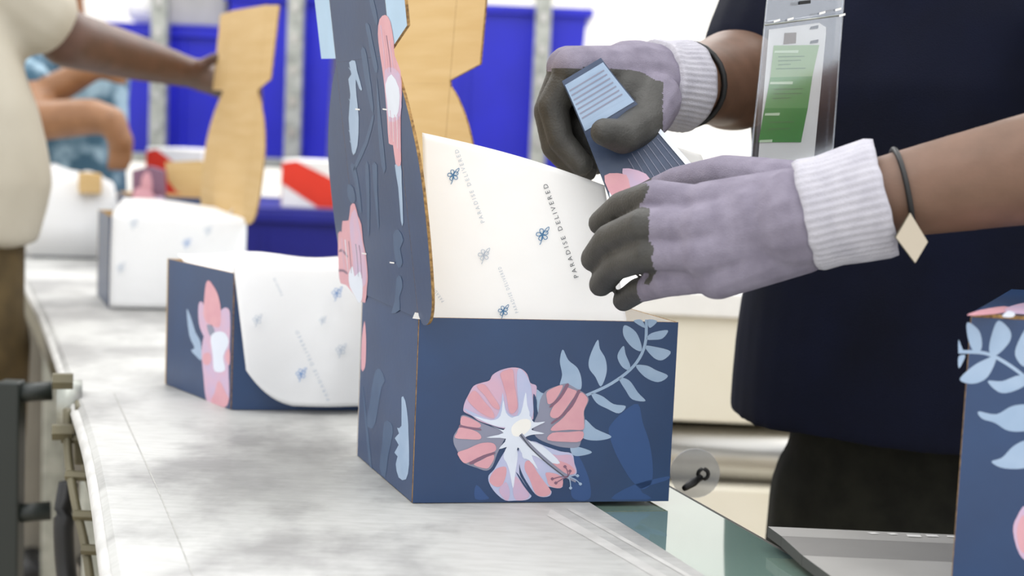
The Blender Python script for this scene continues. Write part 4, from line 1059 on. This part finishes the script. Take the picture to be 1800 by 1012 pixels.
for j in range(nv):
    for i in range(nu):
        q = [ix(i, j), ix(i + 1, j), ix(i + 1, j + 1), ix(i, j + 1)]; fs += [q, [K + k for k in q[::-1]]]
rim = [ix(i, 0) for i in range(nu)] + [ix(nu, j) for j in range(nv)] + [ix(i, nv) for i in range(nu, 0, -1)] + [ix(0, j) for j in range(nv, 0, -1)]
for a, b in zip(rim, rim[1:] + rim[:1]): fs.append([a, K + a, K + b, b])
o = mesh('pouch', vs, fs, 'packet', pkt); bm = bmesh.new(); bm.from_mesh(o.data); bmesh.ops.recalc_face_normals(bm, faces=bm.faces); bm.to_mesh(o.data); bm.free()
pf = lambda h: (lambda u, v: pk_pt(u, v, h))
def strip(nm, u0, u1, v0, v1, mt, h=0.0009, n=8):
    vs = [pk_pt(lerp(u0, u1, i / n), v, h) for v in (v0, v1) for i in range(n + 1)]
    return mesh(nm, vs, [[i, i + 1, n + 2 + i, n + 1 + i] for i in range(n)], mt, pkt)
strip('pale_band', 0.03, 0.33, -0.48, 0.48, 'leafblue')
for k in range(7): strip('stripe', 0.07 + 0.03 * k, 0.078 + 0.03 * k, -0.44, 0.40, 'inkgrey', 0.0014, 3)
for mm, pl in (('pink', [(0.62, -0.46), (0.68, -0.2), (0.78, -0.14), (0.84, -0.3), (0.76, -0.46)]), ('palewhite', [(0.72, -0.48), (0.86, -0.34), (0.97, -0.30), (0.98, -0.47), (0.85, -0.49)]),
               ('lavpink', [(0.64, -0.2), (0.74, 0.02), (0.86, -0.02), (0.84, -0.2), (0.74, -0.24)])):
    ink('petal', pl, pf(0.0012), mm, pkt)
for k in range(7):
    v = -0.08 + 0.08 * k; u0 = 0.58 + 0.03 * random.random()
    strip('text_line', u0, u0 + 0.18 + 0.16 * random.random(), v, v + 0.006, 'inkgrey', 0.0012, 5)
strip('white_edge', 0.40, 0.97, 0.46, 0.52, 'palewhite', 0.0012, 8)
# loose white paper behind the packet
sheet('paper_slip', lambda u, v: Q(lerp(1138, 1232, u) + 10 * v, lerp(243, 272, u) + 26 * v, 1.40 + 0.02 * u), 8, 4, parent=pkt, mt='boardwhite', thick=0.0006)

# ---- identity badge
bdg = thing('badge', Q(1400, 130, 1.40), 'clear badge holder with a green printed card hanging on the navy shirt', 'badge')
BDd = 1.405
def bpt(x, y, h=0.0): return Q(x, y, BDd + 0.02 * (x - 1400) / 100 - h)
def bq(nm, pts, mt, h, parent=bdg, th=None):
    vs = [bpt(x, y, h) for x, y in pts]
    if th: return board(nm, vs, Vector((0, th, 0)), [mt, mt, mt], parent)
    return mesh(nm, vs, [list(range(len(vs)))], mt, parent)
hold = bq('holder', [(1352, -30), (1485, -34), (1462, 290), (1318, 294)], 'clear', 0.004, th=0.0006)
bq('holder_back', [(1352, -30), (1485, -34), (1462, 290), (1318, 294)], 'clear', -0.004, hold, 0.0006)
tube('seal_edge', [bpt(1345, 40, 0.0045), bpt(1412, 32, 0.0045), bpt(1481, 22, 0.0045)], 0.0016, 'clear', hold, 8)
tube('seal_edge', [bpt(1345, 44, 0.0045), bpt(1481, 26, 0.0045)], 0.0009, 'galv', hold, 8)
for ex in (((1352, -30), (1318, 294)), ((1485, -34), (1462, 290)), ((1318, 294), (1462, 290))): tube('seal_edge', [bpt(*ex[0], 0.003), bpt(*ex[1], 0.003)], 0.0012, 'clear', hold, 6)
bq('slot', [(1405, 2), (1425, 0), (1425, 6), (1405, 8)], 'black', 0.0052, hold)
for x, y in ((1360, 36), (1384, 33), (1440, 22), (1468, 16), (1475, 26)): bq('glint', [(x, y), (x + 11, y - 3), (x + 11, y + 1), (x, y + 4)], 'white', 0.0062, hold)
crd = bq('card', [(1352, 52), (1440, 40), (1452, 48), (1452, 58), (1430, 288), (1332, 290)], 'card', 0.0, th=0.0008)
bq('photo_print', [(1379, 58), (1400, 57), (1399, 76), (1377, 78)], 'photo', 0.0006, crd)
for y in (47, 72): bq('punch_mark', [(1425, y), (1439, y - 3), (1438, y + 3), (1423, y + 5)], 'ink', 0.0006, crd)
bq('green_panel', [(1360, 80), (1440, 79), (1428, 134), (1354, 136)], 'green1', 0.0006, crd)
bq('green_panel', [(1354, 136), (1428, 134), (1420, 190), (1344, 190)], 'green2', 0.0006, crd)
bq('green_panel', [(1344, 190), (1420, 190), (1408, 250), (1333, 250)], 'green3', 0.0006, crd)
for x, y, l in ((1362, 89, 42), (1354, 144, 40), (1345, 199, 26), (1336, 246, 22)): bq('heading', [(x, y), (x + l, y - 1), (x + l - 1, y + 4), (x - 1, y + 4)], 'greenpale', 0.001, crd)
for x, y, l in ((1368, 99, 46), (1368, 106, 40), (1368, 113, 22), (1364, 120, 52), (1360, 156, 52), (1360, 164, 50), (1358, 172, 32), (1352, 214, 44), (1350, 226, 40)):
    bq('text_line', [(x, y), (x + l, y - 1), (x + l, y + 0.6), (x, y + 1.8)], 'greendark', 0.001, crd)
tube('lanyard', [bpt(1415, -4, 0.002), bpt(1418, -60, 0.0), Vector((0.36, 1.49, 1.46)), Vector((0.40, 1.56, 1.47))], 0.004, 'black', bdg, 8)

# ---- worker in cream at the left
w1c = Vector((-1.02, 2.46, 0))
w1 = thing('person', w1c, 'person in a loose cream shirt reaching an arm across the belt at the left edge', 'person')
sh = Q(-10, -45, 2.52); el = Q(118, 68, 2.62); wr = Q(335, 128, 2.90); hd = Q(392, 146, 2.98)
bm = bmesh.new()
add_capsule(bm, sh, 0.055, el, 0.050); add_capsule(bm, el, 0.052, lerp(el, wr, 0.5), 0.044); add_capsule(bm, lerp(el, wr, 0.5), 0.044, wr, 0.030)
add_capsule(bm, wr, 0.030, hd, 0.032)
for k in range(4): 
    b0 = hd + Vector((0, -0.012 + 0.008 * k, 0.024 - 0.016 * k)); finger(bm, [b0, b0 + Vector((0.045, 0.01, 0.0)), b0 + Vector((0.075, 0.012, -0.015))], [0.011, 0.010, 0.008])
finger(bm, [wr, wr + Vector((0.05, -0.02, 0.03)), wr + Vector((0.08, -0.01, 0.035))], [0.014, 0.012, 0.010])
oth = Vector((-1.28, 2.38, 1.40))
add_capsule(bm, oth, 0.052, oth + Vector((0.0, 0.08, -0.28)), 0.044); add_capsule(bm, oth + Vector((0.0, 0.08, -0.28)), 0.044, oth + Vector((0.22, 0.12, -0.36)), 0.03)
for k in range(4):
    b0 = oth + Vector((0.22, 0.10 + 0.016 * k, -0.36)); finger(bm, [b0, b0 + Vector((0.06, 0, -0.01)), b0 + Vector((0.09, 0, -0.03))], [0.013, 0.010, 0.008])
nk1 = Vector((-1.06, 2.44, 1.50)); add_capsule(bm, nk1, 0.056, nk1 + Vector((0.02, 0.01, 0.12)), 0.05)
hg1, hR1 = head(bm, nk1 + Vector((0.05, 0.02, 0.20)), Vector((0.9, 0.4, 0)))
rot1 = radians(35)
add_loft(bm, [(w1c + Vector((0, 0, 0.85)), 0.15, 0.10, rot1), (w1c + Vector((0, 0, 1.15)), 0.14, 0.10, rot1), (w1c + Vector((-.02, 0, 1.40)), 0.16, 0.10, rot1), (w1c + Vector((-.03, 0, 1.49)), 0.08, 0.06, rot1)])
for sx in (-1, 1):
    hp = Vector((Q(28, 500, 2.46).x - 0.19, 2.48, 0)) + Vector((sx * 0.09, sx * 0.05, 0.86)); add_capsule(bm, hp, 0.08, hp - Vector((0, 0, 0.42)), 0.055); add_capsule(bm, hp - Vector((0, 0, 0.42)), 0.055, Vector((hp.x, hp.y, 0.08)), 0.04)
fuse('body', bm, 'skin_dark', w1, 0.008, 5); head_extras(hg1, hR1, w1)
bm = bmesh.new()
hem1 = zat(20, 432, 2.40)
xe = Q(60, 300, 2.46).x; c1 = Vector((xe - 0.215, 2.48, 0))
add_loft(bm, [(c1 + Vector((-.012, 0, hem1)), 0.215, 0.165, rot1), (c1 + Vector((0.0, 0, hem1 + 0.10)), 0.218, 0.165, rot1), (c1 + Vector((-0.003, 0, hem1 + 0.22)), 0.210, 0.155, rot1), (c1 + Vector((-.025, 0, hem1 + 0.34)), 0.20, 0.145, rot1), (c1 + Vector((-.03, 0, 1.42)), 0.20, 0.13, rot1), (c1 + Vector((-.04, 0, 1.48)), 0.14, 0.09, rot1), (c1 + Vector((-.04, 0, 1.52)), 0.07, 0.065, rot1)], 36)
add_capsule(bm, sh + Vector((-0.03, 0, 0.0)), 0.085, lerp(sh, el, 0.55) + Vector((0, 0, -0.004)), 0.080)
add_capsule(bm, oth, 0.075, oth + Vector((0, 0.05, -0.2)), 0.07)
fuse('shirt', bm, 'shirt_cream', w1, 0.008, 4, dispfn=lambda co, n: 0.020 * noise.noise(Vector((co.x * 9, co.y * 9, co.z * 4))))
bm = bmesh.new()
cx1 = Vector((Q(28, 500, 2.46).x - 0.19, 2.48, 0))
add_loft(bm, [(cx1 + Vector((0, 0, 0.80)), 0.19, 0.14, rot1), (cx1 + Vector((0, 0, hem1 + 0.08)), 0.19, 0.14, rot1)])
for sx in (-1, 1):
    hp = cx1 + Vector((sx * 0.09, sx * 0.05, 0.84)); add_capsule(bm, hp, 0.10, hp - Vector((0, 0, 0.42)), 0.08); add_capsule(bm, hp - Vector((0, 0, 0.42)), 0.08, Vector((hp.x, hp.y, 0.07)), 0.07)
fuse('trousers', bm, 'trouser_brown', w1, 0.01, 4)
for sx in (-1, 1):
    bm = bmesh.new(); hp = cx1 + Vector((sx * 0.09, sx * 0.05, 0.045)); add_capsule(bm, hp, 0.044, hp + Vector((0.14, 0.06, -0.008)), 0.036); fuse('shoe', bm, 'black', w1, 0.009, 3)

# ---- worker in teal behind
w2c = Vector((Q(98, 200, 3.86).x, 3.95, 0))
w2 = thing('person', w2c, 'person in a blue patterned shirt with bent tan arms behind the cream-shirted worker', 'person')
bm = bmesh.new()
s2a = Q(30, 130, 3.80); e2a = Q(70, 172, 3.70); h2a = Q(158, 122, 3.66)
add_capsule(bm, s2a, 0.05, e2a, 0.043); add_capsule(bm, e2a, 0.044, h2a, 0.033)
for k in range(4): finger(bm, [h2a, h2a + Vector((0.05, 0.01, 0.028 - 0.016 * k)), h2a + Vector((0.085, 0.01, 0.02 - 0.016 * k))], [0.016, 0.011, 0.009])
e2b = Q(72, 212, 3.62); m2b = Q(160, 205, 3.58); w2b = Q(196, 212, 3.56); h2b = Q(212, 246, 3.56)
add_capsule(bm, Q(20, 90, 3.8), 0.05, e2b, 0.045); add_capsule(bm, e2b, 0.050, m2b, 0.045); add_capsule(bm, m2b, 0.045, w2b, 0.036); add_capsule(bm, w2b, 0.036, h2b, 0.030)
for k in range(4): finger(bm, [h2b + Vector((-0.02 + 0.014 * k, 0, 0)), h2b + Vector((-0.02 + 0.014 * k, 0, -0.04)), h2b + Vector((-0.028 + 0.014 * k, 0, -0.07))], [0.013, 0.010, 0.008])
nk2 = w2c + Vector((0, -0.02, 1.46)); add_capsule(bm, nk2, 0.055, nk2 + Vector((0, -0.02, 0.12)), 0.05); hg2, hR2 = head(bm, nk2 + Vector((0, -0.04, 0.20)), Vector((0.5, -0.85, 0)))
add_loft(bm, [(w2c + Vector((0, 0, 0.85)), 0.14, 0.10, 0), (w2c + Vector((0, 0, 1.15)), 0.13, 0.09, 0), (w2c + Vector((0, 0, 1.38)), 0.15, 0.09, 0), (w2c + Vector((0, 0, 1.46)), 0.07, 0.06, 0)])
for sx in (-1, 1):
    hp = w2c + Vector((sx * 0.085, 0, 0.86)); add_capsule(bm, hp, 0.08, hp - Vector((0, 0, 0.42)), 0.055); add_capsule(bm, hp - Vector((0, 0, 0.42)), 0.055, Vector((hp.x, hp.y, 0.08)), 0.04)
fuse('body', bm, 'skin_tan', w2, 0.009, 4); head_extras(hg2, hR2, w2)
bm = bmesh.new()
add_loft(bm, [(w2c + Vector((0, 0, 0.88)), 0.17, 0.13, 0), (w2c + Vector((0, 0, 1.10)), 0.155, 0.12, 0), (w2c + Vector((0, 0, 1.36)), 0.165, 0.11, 0), (w2c + Vector((0, 0, 1.44)), 0.12, 0.08, 0), (w2c + Vector((0, 0, 1.48)), 0.065, 0.06, 0)])
add_capsule(bm, Q(20, 90, 3.82), 0.07, lerp(Q(20, 90, 3.8), e2b, 0.5), 0.065)
fuse('shirt', bm, 'shirt_teal', w2, 0.01, 4, dispfn=lambda co, n: 0.008 * noise.noise(co * 9))
bm = bmesh.new()
add_loft(bm, [(w2c + Vector((0, 0, 0.80)), 0.16, 0.12, 0), (w2c + Vector((0, 0, 0.93)), 0.155, 0.115, 0)])
for sx in (-1, 1):
    hp = w2c + Vector((sx * 0.085, 0, 0.84)); add_capsule(bm, hp, 0.09, hp - Vector((0, 0, 0.42)), 0.075); add_capsule(bm, hp - Vector((0, 0, 0.42)), 0.075, Vector((hp.x, hp.y, 0.07)), 0.065)
fuse('trousers', bm, 'trouser_grey', w2, 0.01, 4)
for sx in (-1, 1):
    bm = bmesh.new(); hp = w2c + Vector((sx * 0.085, 0, 0.045)); add_capsule(bm, hp, 0.044, hp + Vector((0.05, -0.14, -0.008)), 0.036); fuse('shoe', bm, 'black', w2, 0.009, 3)
